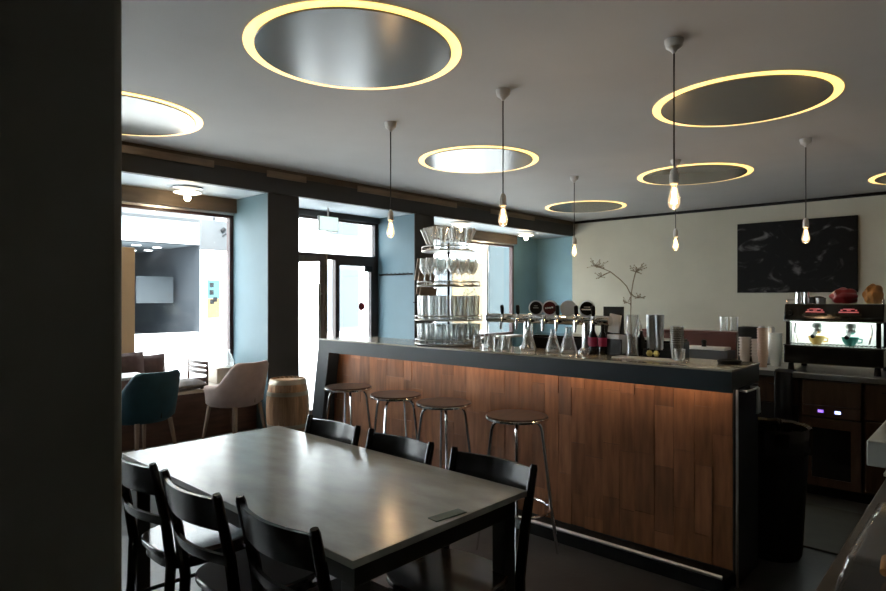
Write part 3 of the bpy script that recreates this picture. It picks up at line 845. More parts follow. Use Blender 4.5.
# vase and dry branch
v = thing('glass_vase', 'tall clear glass vase holding a dry branch', 'vase', (3.41, 1.612, ZB))
MB().lathe([(0, 0), (0.036, 0), (0.036, 0.012), (0.03, 0.06), (0.03, 0.12), (0.042, 0.17), (0.04, 0.22), (0.034, 0.25), (0.032, 0.25), (0.038, 0.22), (0.04, 0.17), (0.028, 0.12), (0.028, 0.06), (0.033, 0.014), (0, 0.014)], 22).build('vase_body', M['clear'], v)
br = thing('dry_branch', 'dry twig with umbel seed heads rising out of the vase', 'branch', (3.41, 1.612, ZB + 0.02))
stems = [[(0, 0, 0), (0, 0.01, 0.2), (0.01, 0.012, 0.345), (0.0, 0.035, 0.40), (0.0, 0.075, 0.44), (0, 0.14, 0.49), (0, 0.205, 0.517), (0, 0.25, 0.53)],
         [(0.01, 0.012, 0.345), (0.01, 0.0, 0.42), (0, -0.02, 0.48), (0, -0.045, 0.495)],
         [(0, 0.02, 0.37), (0.02, 0.0, 0.34), (0.03, -0.03, 0.33)],
         [(0, 0.14, 0.49), (0.01, 0.19, 0.475), (0.01, 0.21, 0.46)]]
f = MB()
for s__ in stems: f.tube(s__, 0.0028, 6)
f.build('stem', M['twig'], br)
f = MB()
for tip, spread in (((0, 0.25, 0.53), 0.05), ((0, 0.215, 0.52), 0.045), ((0, -0.045, 0.495), 0.045), ((0.0, -0.02, 0.485), 0.04), ((0.01, 0.21, 0.46), 0.03), ((0.03, -0.03, 0.33), 0.03), ((0, 0.03, 0.30), 0.04)):
    for k in range(12):
        e = Vector(tip) + Vector((random.uniform(-1, 1), random.uniform(-1, 1), random.uniform(-0.3, 0.9))) * spread
        f.tube([tip, e], 0.0011, 4)
        f.lathe([(0, -0.004), (0.004, 0), (0, 0.004)], 5, e)
f.build('seed_head', M['twig'], br)
# shakers
sk0 = None
for x, y, h_, lb in ((3.50, 1.535, 0.25, 'steel cocktail shaker, left of the pair beside the vase'), (3.50, 1.485, 0.255, 'steel cocktail shaker, right of the pair beside the vase')):
    if sk0 is None:
        sk0 = MB().lathe([(0, 0), (0.021, 0), (0.028, 0.25), (0.026, 0.25), (0.019, 0.004), (0, 0.004)], 22).build('cocktail_shaker', M['steel'])
        o = sk0
    else:
        o = sk0.copy(); COL.objects.link(o)
    o.location = (x, y, ZB); tag(o, lb, 'shaker', 'cocktail shakers on the bar')
for (x, y, h_, lb) in ((3.55, 1.62, 0.15, 'small dark bottle with steel pourer just behind the vase'),):
    o = thing('pourer_bottle', lb, 'bottle', (x, y, ZB))
    MB().lathe([(0, 0), (0.022, 0), (0.022, 0.10), (0.010, 0.13), (0.010, 0.15), (0, 0.15)], 16).build('bottle_body', M['black_gloss'], o)
    MB().tube([(0, 0, 0.15), (0, 0, 0.17), (-0.015, 0, 0.195)], 0.004, 8).build('pourer', M['steel'], o)
gt = thing('garnish_tray', 'black garnish tray with lemon pieces below the shakers', 'tray', (3.42, 1.44, ZB))
f = MB(); f.box(-0.05, 0.05, -0.10, 0.10, 0, 0.008); f.box(-0.05, -0.046, -0.10, 0.10, 0.008, 0.05); f.box(0.046, 0.05, -0.10, 0.10, 0.008, 0.05); f.box(-0.046, 0.046, -0.10, -0.096, 0.008, 0.05); f.box(-0.046, 0.046, 0.096, 0.10, 0.008, 0.05)
f.build('tray_box', M['black'], gt, smooth=False)
lem = mat('lemon_rind', (0.65, 0.55, 0.18, 1), 0.5)
l0 = None
for x, y in ((-0.02, 0.06), (-0.015, 0.02), (0.01, -0.03)):
    if l0 is None:
        l0 = MB().lathe([(0, -0.018), (0.012, -0.016), (0.021, 0), (0.012, 0.016), (0, 0.019)], 14).build('lemon_half', lem)
        tag(l0, 'lemon half lying in the black garnish tray', 'lemon', 'lemon halves in the tray'); o = l0
    else:
        o = l0.copy(); COL.objects.link(o)
    o.location = (3.42 + x, 1.44 + y, ZB + 0.0275)
pc0 = None
for k in range(9):
    if pc0 is None:
        pc0 = MB().lathe([(0, 0), (0.026, 0), (0.036, 0.095), (0.038, 0.097), (0.035, 0.097), (0.024, 0.003), (0, 0.003)], 18).build('plastic_cup', M['clear_dim'])
        tag(pc0, 'clear plastic cup in the stack near the right end of the bar', 'cup', 'stacked clear plastic cups'); o = pc0
    else:
        o = pc0.copy(); COL.objects.link(o)
    o.location = (3.36, 1.325, ZB + 0.012 * k)
o = tumbler_mb(0.026, 0.03, 0.07).build('shot_glass', M['clear'], loc=(3.31, 1.29, ZB)); tag(o, 'small clear glass at the foot of the plastic cup stack', 'glass')
at_ = MB().lathe([(0, 0), (0.055, 0), (0.062, 0.012), (0.058, 0.02), (0.045, 0.012), (0, 0.01)], 26).build('ash_dish', M['black'], loc=(3.40, 1.06, ZB))
tag(at_, 'flat black dish at the right end of the bar top', 'dish')
bm_ = MB().box(-0.06, 0.06, -0.2, 0.2, 0, 0.006).build('bar_mat', M['cloth'], bevel=0.002, loc=(3.33, 1.475, ZB)); tag(bm_, 'pale bar mat in front of the garnish tray', 'mat')
for o in (gt,): o.location.x = 3.45
# brochure rack on the pier
bro = thing('brochure_rack', 'wire rack of three overlapping menus on the dark pier', 'rack', (5.90, YB - 0.0005, 1.38))
for k in range(3):
    m_ = Matrix.Translation((0, -0.03 - 0.03 * k, 0.30 - 0.19 * k)) @ Matrix.Rotation(0.12, 4, 'X') @ Matrix.Rotation(0.08, 4, 'Y')
    MB().box(-0.16, 0.16, -0.006, 0.006, 0, 0.3, m_).build('menu_folder', M['beige_trim'], bro, smooth=False)
f = MB(); f.box(-0.15, 0.15, -0.022, 0, 0.0, 0.02); f.box(-0.01, 0.01, -0.012, 0, 0.02, 0.6); f.build('rack_frame', M['black'], bro, smooth=False)
# plant on the far window sill
pl = thing('potted_plant', 'small leafy plant in pale pot on the far window sill', 'plant', (7.75, YW - 0.13, 0.7801))
MB().lathe([(0, 0), (0.06, 0), (0.08, 0.14), (0.074, 0.14), (0.066, 0.12), (0, 0.12)], 20).build('pot', M['white_plastic'], pl)
f = MB()
for k in range(70):
    a = random.uniform(0, 2 * PI); h_ = random.uniform(0.1, 0.75); rr_ = random.uniform(0.03, 0.16)
    base = Vector((0.03 * math.cos(a), 0.03 * math.sin(a) * 0.6, 0.12)); tip = Vector((rr_ * math.cos(a), min(0.09, rr_ * math.sin(a)), 0.12 + h_))
    if k % 6 == 0: f.tube([base, tip], 0.003, 5)
    d1 = Vector((math.cos(a * 3), math.sin(a * 3) * 0.4, 0.5)).normalized() * 0.05; s1 = d1.cross(Vector((0, 0, 1))).normalized() * 0.016
    mid = tip + d1 * 0.5
    q = [f.bm.verts.new(v_) for v_ in (tip, mid + s1, tip + d1, mid - s1)]
    f.bm.faces.new(q)
f.build('foliage', M['leaf'], pl, solid=0.0015)

# ------------------------------------------------------------------ back counter
K = thing('back_counter', 'low wooden back counter with steel edge behind the bar', 'counter', (0, 0, 0))
box('worktop', M['steel'], 5.05, 5.75, -0.6, 1.40, 0.86, 0.90, K, 0.002)
box('wood_worktop', M['wine_wood'], 5.00, 5.75, 1.401, 3.0, 0.86, 0.90, K, 0.002)
box('carcass', M['wine_wood'], 5.10, 5.75, -0.6, 3.0, 0.08, 0.859, K)
box('plinth', M['black'], 5.14, 5.70, -0.58, 2.98, 0, 0.079, K)
def drawer(y0, y1, z0, z1):
    dr = box('drawer', M['wine_wood'], 5.076, 5.0995, y0, y1, z0, z1, K, 0.004)
    MB().tube([(5.055, y0 + 0.1, z1 - 0.05), (5.055, y1 - 0.1, z1 - 0.05)], 0.005, 8).tube([(5.0755, y0 + 0.11, z1 - 0.05), (5.055, y0 + 0.11, z1 - 0.05)], 0.004, 6).tube([(5.0755, y1 - 0.11, z1 - 0.05), (5.055, y1 - 0.11, z1 - 0.05)], 0.004, 6).build('handle', M['black'], dr)
for (y0, y1, z0, z1) in ((-0.5, 0.69, 0.60, 0.85), (-0.5, 0.69, 0.1, 0.59), (1.10, 1.39, 0.66, 0.85), (1.42, 2.2, 0.66, 0.85), (2.22, 2.98, 0.66, 0.85), (1.42, 2.2, 0.1, 0.645), (2.22, 2.98, 0.1, 0.645)):
    drawer(y0, y1, z0, z1)
dk = box('recess_shade_panel', M['black'], 5.085, 5.0995, 1.10, 1.39, 0.1, 0.65, K)  # flat black panel, its colour stands in for the shade of a recess
wf = thing('wine_fridge', 'built-in wooden wine fridge with smoked glass door and blue display', 'fridge', (5.0, 0.89, 0))
box('top_panel', M['wine_wood'], 0.06, 0.0985, -0.18, 0.18, 0.675, 0.85, wf, 0.003)
cp_ = box('control_strip', M['wine_wood'], 0.06, 0.0985, -0.18, 0.18, 0.59, 0.67, wf, 0.003)
box('display', M['blue_led'], 0.056, 0.0595, -0.06, -0.025, 0.622, 0.642, cp_)
box('display', M['violet_led'], 0.056, 0.0595, 0.045, 0.08, 0.622, 0.642, cp_)
f = MB(); f.box(0.06, 0.0985, -0.18, 0.18, 0.51, 0.58); f.box(0.06, 0.0985, -0.18, 0.18, 0.09, 0.15); f.box(0.06, 0.0985, -0.18, -0.12, 0.15, 0.51); f.box(0.06, 0.0985, 0.12, 0.18, 0.15, 0.51)
df = f.build('door', M['wine_wood'], wf, smooth=False)
box('door_glass', M['dark_glass'], 0.07, 0.09, -0.12, 0.12, 0.15, 0.51, df)

tw = MB(); rows = []
for x_, z_ in ((5.16, 0.906), (5.06, 0.906), (5.043, 0.895), (5.04, 0.80), (5.043, 0.66), (5.04, 0.55)):
    rows.append([(x_ - 0.004 * math.sin(u * 16) * (1 if z_ < 0.88 else 0), 1.13 + 0.12 * u, z_) for u in [k / 12 for k in range(13)]])
tw.grid(rows)
tag(tw.build('hanging_cloth', M['black'], solid=0.006), 'black cloth hanging over the counter edge left of the wine fridge', 'cloth')
# raised ledge at the back of the counter
lg = thing('shelf_ledge', 'maroon raised wooden ledge at the back of the counter', 'shelf', (5.68, 2.15, 0.9))
box('ledge_top', M['maroon'], -0.04, 0.16, -0.45, 0.45, 0.225, 0.25, lg, 0.004)
box('ledge_front', M['maroon'], -0.02, 0.0, -0.44, 0.44, 0.09, 0.2245, lg)
for y in (-0.43, 0.41): box('ledge_foot', M['maroon'], 0.0005, 0.06, y, y + 0.02, 0.0005, 0.2245, lg)
o0 = None
for k, (x, y) in enumerate(((5.75, 1.84), (5.76, 1.755))):
    if o0 is None:
        o0 = tumbler_mb(0.03, 0.036, 0.13).build('tumbler', M['clear']); o = o0
    else:
        o = o0.copy(); COL.objects.link(o)
    o.location = (x, y, 1.1505); tag(o, ('left', 'right')[k] + ' one of two tumblers standing on the maroon ledge', 'glass', 'tumblers on the ledge')
cr8 = thing('paper_tray', 'pale grey box of napkins on the back counter before the ledge', 'box', (5.45, 1.88, 0.9005))
f = MB(); f.box(-0.1, 0.1, -0.2, 0.2, 0, 0.10); f.build('tray_box', M['facade_grey'], cr8, bevel=0.005)
box('napkins', M['paper'], -0.08, 0.08, -0.17, 0.17, 0.1005, 0.125, cr8, 0.004)
MB().lathe([(0, 0), (0.02, 0), (0.018, 0.03), (0.024, 0.045), (0.015, 0.06), (0, 0.062)], 16, (-0.03, 0.02, 0.1255)).build('weight_knob', M['black'], cr8)
bb = MB().box(-0.06, 0.06, -0.09, 0.09, 0, 0.30).build('speaker_box', M['black'], bevel=0.006, loc=(5.67, 1.59, 0.9005)); tag(bb, 'plain black box standing behind the cup stacks', 'box')
# cup stacks
def stack(x, y, n, dz, m_, r0, r1, h_, label, group):
    c = None
    for k in range(n):
        if c is None:
            c = MB().lathe([(0, 0), (r0, 0), (r1, h_), (r1 + 0.005, h_), (r1 + 0.005, h_ - 0.008), (r1 - 0.003, h_ - 0.006), (r0 - 0.002, 0.003), (0, 0.003)], 18).build('paper_cup', m_); o = c
        else:
            o = c.copy(); COL.objects.link(o)
        o.location = (x, y, 0.9005 + k * dz); tag(o, label, 'cup', group)
stack(5.38, 1.555, 7, 0.024, M['cup'], 0.030, 0.042, 0.08, 'beige paper cup in the leftmost stack by the coffee machine', 'beige cups in the leftmost stack')
stack(5.40, 1.468, 6, 0.026, M['cup'], 0.030, 0.042, 0.08, 'beige paper cup in the stack behind the brown cups', 'beige cups in the second stack')
stack(5.25, 1.385, 11, 0.021, M['kraft'], 0.028, 0.038, 0.10, 'brown paper cup in the tallest stack', 'brown cups in the tallest stack')
stack(5.42, 1.335, 8, 0.026, M['cup_white'], 0.034, 0.046, 0.085, 'off-white cup in the stack touching the coffee machine side', 'off-white cups by the coffee machine')
sp0 = None
for k in range(2):
    lb = ('left', 'right')[k] + ' steel canister behind the brown cup stack'
    if sp0 is None:
        sp0 = MB().lathe([(0, 0), (0.028, 0), (0.03, 0.29), (0.022, 0.31), (0, 0.31)], 16).build('canister', M['steel']); o = sp0
    else:
        o = sp0.copy(); COL.objects.link(o)
    o.location = (5.60, 1.485 - 0.07 * k, 0.9005); tag(o, lb, 'canister', 'steel canisters')

# ------------------------------------------------------------------ espresso machine
E = thing('espresso_machine', 'black two group espresso machine with bright lit work area', 'coffee machine', (5.14, 0.90, 0.9005))
hw = 0.31
box('body', M['black_gloss'], 0.16, 0.50, -hw, hw, 0.06, 0.50, E, 0.012)
box('base', M['black_gloss'], -0.01, 0.50, -hw, hw, 0.06, 0.19, E, 0.008)
for sx in (0.04, 0.46):
    for sy in (-0.27, 0.27):
        MB().lathe([(0, 0), (0.022, 0), (0.018, 0.06), (0, 0.06)], 14, (sx, sy, 0)).build('foot', M['black'], E)
gr = MB()
gr.box(-0.015, 0.158, -hw, hw, 0.191, 0.198)
for k in range(24): gr.box(-0.012, 0.155, -hw + 0.02 + k * 0.025, -hw + 0.026 + k * 0.025, 0.198, 0.203)
gr.build('drip_grate', M['chrome'], E, smooth=False)
box('splash_back', M['white_top'], 0.148, 0.1595, -hw + 0.02, hw - 0.02, 0.204, 0.375, E)
tp = MB().prism([(-0.005, 0.375), (-0.005, 0.40), (0.03, 0.505), (0.159, 0.505), (0.159, 0.375)], 'y', -hw, hw).build('top_panel', M['black_gloss'], E, bevel=0.006)
box('trim_bar', M['chrome'], -0.012, -0.0055, -hw, hw, 0.372, 0.385, E)
box('work_light', M['work_light'], 0.02, 0.14, -hw + 0.03, hw - 0.03, 0.369, 0.3745, E)
for sy in (-1, 1):
    box('side_post', M['black_gloss'], -0.005, 0.02, sy * (hw - 0.03) - 0.014, sy * (hw - 0.03) + 0.014, 0.1985, 0.3745, E)
    # group heads, with portafilters
    y = sy * 0.105 + 0.0
    g = MB().lathe([(0, 0.375), (0.038, 0.375), (0.038, 0.34), (0.032, 0.325), (0, 0.325)], 20, (0.08, y, 0)).build('group_head', M['steel'], E)
    MB().lathe([(0, 0.324), (0.036, 0.324), (0.036, 0.30), (0.02, 0.285), (0, 0.285)], 20, (0.08, y, 0)).build('portafilter', M['steel'], g)
    MB().tube([(0.045, y, 0.30), (-0.06, y, 0.272), (-0.075, y, 0.268)], [0.011, 0.016, 0.014], 10).build('portafilter_handle', M['black'], g)
    MB().tube([(0.03, y - sy * -0.13, 0.374), (0.02, y + sy * 0.135, 0.30), (0.01, y + sy * 0.12, 0.22)], 0.006, 8).build('steam_wand', M['chrome'], E)
    # red display in the slanted panel
    q = MB()
    mt = Matrix.Translation((0.006, y, 0.447)) @ Matrix.Rotation(math.atan2(0.035, 0.105), 4, 'Y')
    q.box(-0.008, -0.004, -0.06, 0.06, -0.006, 0.002, mt); q.box(-0.008, -0.004, -0.035, 0.035, 0.018, 0.024, mt); q.box(-0.008, -0.004, -0.05, -0.038, 0.008, 0.018, mt); q.box(-0.008, -0.004, 0.038, 0.05, 0.008, 0.018, mt); q.box(-0.008, -0.004, -0.012, 0.012, 0.008, 0.014, mt)
    q.build('red_display', M['red_led'], E, smooth=False)
    q = MB(); q.box(-0.007, -0.003, -0.075, 0.075, -0.03, -0.012, mt); q.build('button_panel', M['table_frame'], E, smooth=False)
MB().lathe([(0, 0), (0.02, 0), (0.018, 0.02), (0, 0.022)], 16, (0.0, 0.27, 0.44), Matrix.Rotation(-PI / 2, 4, 'Y')).build('steam_knob', M['black'], E)
f = MB()
for y in (-0.3, 0.3): f.tube([(0.05, y, 0.5045), (0.05, y, 0.535), (0.48, y, 0.535), (0.48, y, 0.5005)], 0.006, 8)
f.build('cup_rail', M['chrome'], E)
for y, m_, lb in ((1.005, M['yellow_cup'], 'yellow cup under the left group of the espresso machine'), (0.795, M['teal_cup'], 'turquoise cup under the right group of the espresso machine')):
    c = thing('coffee_cup', lb, 'cup', (5.20, y, 1.104))
    MB().lathe([(0, 0), (0.026, 0), (0.03, 0.006), (0.046, 0.03), (0.054, 0.062), (0.051, 0.062), (0.043, 0.032), (0.024, 0.01), (0, 0.009)], 24).build('bowl', m_, c)
    MB().tube([(0, -0.05, 0.052), (0, -0.072, 0.048), (0, -0.07, 0.026), (0, -0.044, 0.022)], 0.005, 8).build('handle', m_, c)
# on top of the machine
ZT = 1.4065
p_ = None
for y, lb in ((1.135, 'left steel milk pitcher on top of the espresso machine'), (1.085, 'right steel milk pitcher on top of the espresso machine')):
    if p_ is None:
        p_ = MB().lathe([(0, 0), (0.024, 0), (0.026, 0.03), (0.02, 0.075), (0.023, 0.09), (0.021, 0.09), (0.018, 0.075), (0, 0.004)], 18).build('milk_pitcher', M['chrome']); o = p_
    else:
        o = p_.copy(); COL.objects.link(o)
    o.location = (5.26, y, ZT); tag(o, lb, 'pitcher', 'milk pitchers on the machine')
o = MB().lathe([(0, 0), (0.05, 0), (0.055, 0.03), (0.05, 0.05), (0.02, 0.06), (0, 0.06)], 20).build('cup_lid_pile', M['black'], loc=(5.33, 1.03, ZT)); tag(o, 'low black jar beside the pitchers on the espresso machine', 'jar')
o = MB().lathe([(0, 0), (0.03, 0), (0.036, 0.045), (0.034, 0.045), (0.028, 0.004), (0, 0.004)], 18).build('metal_bowl', M['steel'], loc=(5.24, 0.985, ZT)); tag(o, 'small steel cup in the middle of the espresso machine top', 'cup')
def bag(name, m_, x, y, sx, sy, sz, lb, cat, solid_noise=0.014):
    g = MB()
    bmesh.ops.create_icosphere(g.bm, subdivisions=4, radius=1)
    for v_ in g.bm.verts:
        p3 = v_.co.copy()
        n_ = math.sin(p3.x * 5 + p3.y * 3) * math.sin(p3.z * 6 + 1) * 0.12 + math.sin(p3.y * 9 + p3.x * 4) * 0.06
        p3 *= 1 + n_
        z = max(p3.z, -0.75)
        v_.co = (p3.x * sx, p3.y * sy, (z + 0.75) * sz / 1.75)
    o = g.build(name, m_, loc=(x, y, ZT + 0.002)); return tag(o, lb, cat)
bag('coffee_bag', M['red'], 5.35, 0.855, 0.09, 0.085, 0.115, 'crumpled dark red coffee bag on top of the espresso machine', 'bag')
bag('paper_bag', M['amber'], 5.36, 0.676, 0.085, 0.06, 0.14, 'orange brown paper bag at right on the espresso machine', 'bag')
# coffee grinder right of the machine (its dark edge cuts the frame)
gd = thing('coffee_grinder', 'tall black coffee grinder at the right picture edge', 'grinder', (4.93 + 0.28, 0.50, 0.9005))
box('grinder_body', M['black_gloss'], -0.09, 0.09, -0.07, 0.07, 0, 0.36, gd, 0.012)
MB().lathe([(0, 0.36), (0.045, 0.36), (0.055, 0.40), (0.075, 0.50), (0.075, 0.52), (0, 0.52)], 24).build('hopper', M['dark_glass'], gd)
MB().tube([(-0.09, 0, 0.2), (-0.15, 0, 0.19)], 0.012, 10).build('dosing_fork', M['black'], gd)

# ------------------------------------------------------------------ bin and floor mat
bn = thing('waste_bin', 'round black waste bin lined with a black bag beside the bar end', 'bin', (3.80, 0.955, 0))
MB().lathe([(0, 0), (0.14, 0), (0.15, 0.02), (0.185, 0.66), (0.19, 0.68), (0.175, 0.68), (0.145, 0.03), (0, 0.03)], 36).build('bin_body', M['black'], bn)
f = MB(); n = 48
rows = []
for r_, z_ in ((0.172, 0.62), (0.175, 0.72), (0.194, 0.730), (0.200, 0.715), (0.196, 0.65), (0.197, 0.59)):
    rows.append([((r_ + 0.004 * math.sin(k * 2.4) * (1 if z_ < 0.65 else 0.4)) * math.cos(2 * PI * k / n), (r_ + 0.004 * math.sin(k * 2.4)) * math.sin(2 * PI * k / n), z_ + 0.008 * math.sin(k * 1.7) * (1 if z_ < 0.6 else 0.3)) for k in range(n + 1)])
f.grid(rows); bmesh.ops.remove_doubles(f.bm, verts=f.bm.verts, dist=1e-5)
f.build('bin_bag', M['black_gloss'], bn, solid=0.0015)
mt_ = MB().box(-0.42, 0.42, -0.5, 0.5, 0, 0.012).build('floor_mat', M['mat_rubber'], bevel=0.003, loc=(4.42, 0.85, 0.0005)); tag(mt_, 'grey rubber mat on the floor behind the bar end', 'mat')

# ------------------------------------------------------------------ side counter at lower right
SC = thing('side_counter', 'dark side counter in the lower right corner', 'counter', (0, 0, 0))
box('counter_top', M['wine_wood'], 1.0, 2.9, -0.5, 0.275, 0.82, 0.86, SC, 0.003)
box('counter_base', M['black'], 1.03, 2.88, -0.48, 0.24, 0, 0.8195, SC)
sl = MB().box(2.31, 2.85, -0.45, 0.31, 0.92, 1.0).build('stone_slab', M['slab'], bevel=0.004); tag(sl, 'thick pale stone slab raised over the side counter', 'slab')
st = MB().box(2.38, 2.80, -0.40, 0.24, 0.8605, 0.9195).build('slab_support', M['black'], bevel=0.003); tag(st, 'black block carrying the pale stone slab', 'block')
bw = MB().lathe([(0, 0), (0.035, 0), (0.055, 0.02), (0.07, 0.055), (0.066, 0.055), (0.05, 0.022), (0, 0.008)], 26).build('bowl', M['leaf'], loc=(2.42, 0.19, 1.0005)); tag(bw, 'dark green bowl on the pale stone slab', 'bowl')
bk = thing('plastic_basket', 'white plastic basket on the side counter below the slab', 'basket', (2.16, 0.17, 0.8605))
f = MB()
f.lathe([(0, 0), (0.07, 0), (0.09, 0.085), (0.10, 0.088), (0.10, 0.095), (0.086, 0.095), (0.066, 0.004), (0, 0.004)], 4, (0, 0, 0), rotz(PI / 4)); f.build('basket_body', M['cup_white'], bk, smooth=False)
f = MB()
for k in range(5): f.box(-0.083, -0.078, -0.05 + k * 0.022, -0.04 + k * 0.022, 0.05, 0.07)
f.build('basket_holes', M['black'], bk, smooth=False)
bx_ = thing('pastry_box', 'clear plastic pastry container on the lower right counter', 'container', (1.58, 0.10, 0.8605))
f = MB(); f.box(-0.22, 0.22, -0.14, 0.14, 0, 0.012); f.build('container_base', M['black'], bx_, bevel=0.004)
f = MB().prism([(-0.14, 0.0125), (0.14, 0.0125), (0.115, 0.10), (-0.115, 0.10)], 'x', -0.21, 0.21); f.build('container_lid', M['lid_plastic'], bx_, bevel=0.012, seg=3)
pa0 = None
for k in range(4):
    if pa0 is None:
        g = MB(); g.tube([(-0.06, 0.02, 0.02), (-0.045, -0.012, 0.026), (0, -0.022, 0.032), (0.045, -0.012, 0.026), (0.06, 0.02, 0.02)], [0.008, 0.02, 0.029, 0.02, 0.008], 12)
        pa0 = g.build('croissant', M['amber']); o = pa0
    else:
        o = pa0.copy(); COL.objects.link(o)
    o.location = (1.58 - 0.14 + 0.095 * k, 0.10 + (0.02 if k % 2 else -0.02), 0.8755); o.rotation_euler = (0, 0, PI / 2 + 0.3 * k)
    tag(o, 'brown croissant inside the clear pastry container', 'croissant', 'croissants in the container')

# ------------------------------------------------------------------ window seat corner
BN = thing('window_bench', 'dark wooden window seat under the shop window', 'bench', (0, 0, 0))
box('bench_front', M['bench_wood'], 0.65, 3.53, 6.09, 6.115, 0.0, 0.47, BN)
box('bench_top', M['bench_top'], 0.65, 3.53, 6.07, 6.61, 0.4705, 0.50, BN, 0.004)
box('bench_end_box', M['bench_top'], 3.20, 3.53, 6.35, 6.61, 0.5005, 0.67, BN, 0.004)
def cushion(name, m_, loc, sx, sy, sz, rot, lb, cat, group=None):
    g = MB(); bmesh.ops.create_cube(g.bm, size=2)
    bmesh.ops.subdivide_edges(g.bm, edges=g.bm.edges[:], cuts=8, use_grid_fill=True)
    for v_ in g.bm.verts:
        x, y, z = v_.co
        e = (1 - abs(x) ** 4) * (1 - abs(y) ** 4)
        v_.co = (x * sx * (1 - 0.06 * (1 - abs(y)) ** 1), y * sy * (1 - 0.06 * (1 - abs(x))), z * sz * (0.12 + 0.88 * math.sqrt(max(e, 0))))
    o = g.build(name, m_, loc=loc); o.rotation_euler = rot
    return tag(o, lb, cat, group)
cushion('pillow', M['pillow'], (2.20, 6.38, 0.712), 0.25, 0.20, 0.07, (math.radians(72), 0, 0), 'brown pillow leaning at the window, beside the column', 'pillow')
cushion('pillow', M['pillow'], (2.54, 6.50, 0.690), 0.17, 0.175, 0.055, (math.radians(78), 0, 0.05), 'smaller brown pillow, right of the other one', 'pillow')
cushion('seat_cushion', M['cushion'], (2.78, 6.235, 0.552), 0.17, 0.17, 0.052, (0, 0, 0.05), 'flat grey cushion lying on the window seat', 'cushion')
tp_ = thing('tan_board', 'upright tan board standing in the window by the column', 'board', (2.30, 6.57, 0.5005))
box('board_panel', M['tan'], -0.22, 0.12, 0, 0.03, 0.12, 1.47, tp_, 0.004)
for x in (-0.18, 0.06): box('board_foot', M['tan'], x - 0.02, x + 0.02, -0.02, 0.035, 0, 0.1195, tp_)

def armchair(m_, lb, x, y, rz):
    r = thing('armchair', lb, 'armchair', (x, y, 0), rz, 'velvet armchairs at the window')
    # faces +x ; wrap-around shell
    n = 30
    def shell(t, off):
        """t in 0..1 around the back from one arm tip to the other"""
        a = -PI * 0.5 - 0.15 + (PI + 0.3) * t + PI
        cx, cy = math.cos(a), math.sin(a)
        return Vector(((0.255 - off) * cx + (0.06 if abs(t - 0.5) > 0.4 else 0.0), (0.265 - off) * cy, 0))
    rows_o, rows_i = [], []
    def top(t):
        u = abs(t - 0.5) * 2
        s2 = min(1, max(0, (u - 0.42) / 0.42)); s2 = s2 * s2 * (3 - 2 * s2)
        return 0.85 - 0.215 * s2
    g = MB(); rows = []
    prof = [(0.43, 0.05, 0), (0.47, 0.0, 0), (0.58, -0.008, 0), ('top', -0.02, -0.03), ('top', 0.0, 0), ('top', 0.03, 0.0), ('top', 0.055, -0.03), (0.53, 0.075, 0), (0.48, 0.09, 0)]
    for zz, off, dz in prof:
        row = []
        for k in range(n + 1):
            t = k / n
            q = shell(t, off)
            z_ = (top(t) + dz) if zz == 'top' else zz
            lean = max(0, z_ - 0.45) * 0.16
            d_ = q.normalized() if q.length else q
            row.append((q.x - lean * (1 if d_.x < 0 else 0) * abs(d_.x), q.y * (1 + 0.06 * max(0, z_ - 0.45)), z_))
        rows.append(row)
    g.grid(rows)
    # close the arm ends and underside
    for e in (0, n):
        g.bm.faces.new([v_ for v_ in [list(g.bm.verts)[i * (n + 1) + e] for i in range(len(prof))]])
    V = list(g.bm.verts)
    for k in range(n):
        g.bm.faces.new((V[k], V[k + 1], V[(len(prof) - 1) * (n + 1) + k + 1], V[(len(prof) - 1) * (n + 1) + k]))
    g.build('back_shell', m_, r, angle=60)
    sp = []
    for k in range(28):
        a = 2 * PI * k / 28; c_, s__ = math.cos(a), math.sin(a)
        sp.append((0.215 * math.copysign(abs(c_) ** 0.75, c_) + 0.045, 0.205 * math.copysign(abs(s__) ** 0.75, s__)))
    MB().prism(sp, 'z', 0.44, 0.53).build('seat', m_, r, bevel=0.03, seg=3)
    MB().tube([(-0.262, 0, 0.47), (-0.27, 0, 0.6), (-0.315, 0, 0.80)], 0.004, 6).build('back_seam', M['twig'] if m_ == M['beige_velvet'] else M['black'], r)
    for sx, sy in ((1, 1), (1, -1), (-1, 1), (-1, -1)):
        MB().tube([(0.17 * sx, 0.15 * sy, 0.44), (0.235 * sx, 0.20 * sy, 0)], [0.02, 0.011], 10).build('leg', M['pale_leg'], r)
    return r
armchair(M['teal_velvet'], 'petrol blue velvet armchair in front of the window seat', 1.99, 5.28, PI / 2 + 0.25)
armchair(M['beige_velvet'], 'dusky beige velvet armchair next to the barrel', 2.90, 5.40, PI / 2 + 0.25)
def side_table(x, y, lb, m_, sx, sy, h_=0.75):
    r = thing('side_table', lb, 'table', (x, y, 0))
    box('table_top', m_, -sx, sx, -sy, sy, h_ - 0.025, h_, r, 0.004)
    MB().tube([(0, 0, 0.02), (0, 0, h_ - 0.0255)], 0.022, 12).build('column', M['black'], r)
    MB().lathe([(0, 0), (0.17, 0), (0.165, 0.012), (0.03, 0.025), (0, 0.025)], 28).build('foot', M['black'], r)
side_table(1.97, 5.82, 'small white topped table between column and petrol armchair', M['white_top'], 0.25, 0.18)
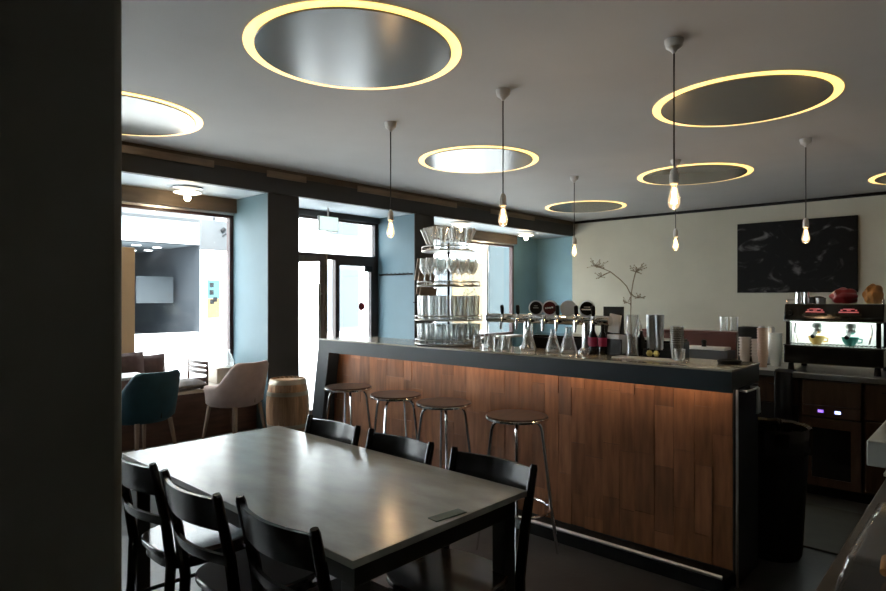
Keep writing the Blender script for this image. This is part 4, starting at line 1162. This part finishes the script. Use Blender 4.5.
# slatted back support on the window seat
sc = thing('slatted_backrest', 'dark slatted wooden backrest standing on the window seat', 'backrest', (2.97, 6.33, 0.5005))
for k, z in enumerate((0.165, 0.215, 0.265)):
    pts = [(-0.03 * math.sin(PI * u), -0.22 + 0.44 * u, z) for u in [q / 10 for q in range(11)]]
    g = MB(); rows = []
    for dx, dz in ((-0.006, -0.018), (0.006, -0.018), (0.006, 0.018), (-0.006, 0.018), (-0.006, -0.018)):
        rows.append([(p_[0] + dx, p_[1], p_[2] + dz) for p_ in pts])
    g.grid(rows); bmesh.ops.remove_doubles(g.bm, verts=g.bm.verts, dist=1e-5); g.build('back_slat', M['bench_wood'], sc)
for y in (-0.22, 0.22):
    MB().tube([(0, y, 0), (0, y, 0.285)], 0.012, 8).build('upright', M['bench_wood'], sc)
    MB().tube([(-0.07, y, 0.011), (0.07, y, 0.011)], 0.011, 8).build('foot', M['bench_wood'], sc)
wl = thing('wrapped_jug', 'clear glass jug on the ledge by the blue pier', 'jug', (3.39, 6.50, 0.6705))
MB().lathe([(0, 0), (0.07, 0), (0.085, 0.05), (0.06, 0.12), (0.035, 0.16), (0.04, 0.19), (0.037, 0.19), (0.032, 0.16), (0.056, 0.12), (0.08, 0.05), (0.066, 0.006), (0, 0.006)], 22).build('jug_body', M['clear'], wl)
MB().tube([(-0.036, 0, 0.165), (-0.09, 0, 0.15), (-0.082, 0, 0.08)], 0.006, 8).build('jug_handle', M['clear'], wl)

# barrel
BR = thing('oak_barrel', 'small oak barrel with pale metal hoops beside the pier', 'barrel', (3.50, 5.42, 0))
f = MB(); ns = 22
prof = [(0.175, 0.0), (0.195, 0.08), (0.213, 0.2), (0.218, 0.31), (0.213, 0.42), (0.195, 0.54), (0.175, 0.62)]
for k in range(ns):
    a0, a1 = 2 * PI * k / ns + 0.004, 2 * PI * (k + 1) / ns - 0.004
    A = [f.bm.verts.new((r_ * math.cos(a0), r_ * math.sin(a0), z)) for r_, z in prof]
    Bm = [f.bm.verts.new((r_ * 1.004 * math.cos((a0 + a1) / 2), r_ * 1.004 * math.sin((a0 + a1) / 2), z)) for r_, z in prof]
    Cc = [f.bm.verts.new((r_ * math.cos(a1), r_ * math.sin(a1), z)) for r_, z in prof]
    D = [f.bm.verts.new(((r_ - 0.02) * math.cos((a0 + a1) / 2), (r_ - 0.02) * math.sin((a0 + a1) / 2), z)) for r_, z in prof]
    for j in range(len(prof) - 1):
        f.bm.faces.new((A[j], Bm[j], Bm[j + 1], A[j + 1])); f.bm.faces.new((Bm[j], Cc[j], Cc[j + 1], Bm[j + 1]))
        f.bm.faces.new((A[j + 1], D[j + 1], D[j], A[j])); f.bm.faces.new((Cc[j], D[j], D[j + 1], Cc[j + 1]))
    for j in (0, len(prof) - 1): f.bm.faces.new((A[j], Bm[j], Cc[j], D[j]))
f.build('staves', M['barrel'], BR, angle=60)
MB().lathe([(0, 0.585), (0.168, 0.585), (0.168, 0.603), (0, 0.603)], 30).build('barrel_head', M['barrel'], BR)
for z0, z1, ra, rb in ((0.57, 0.615, 0.1895, 0.178), (0.455, 0.495, 0.2085, 0.2035), (0.125, 0.165, 0.2035, 0.2085), (0.005, 0.05, 0.178, 0.1895)):
    MB().lathe([(ra, z0), (ra + 0.004, z0), (rb + 0.004, z1), (rb, z1), (ra, z0)], 40).build('hoop', M['hoop'], BR)
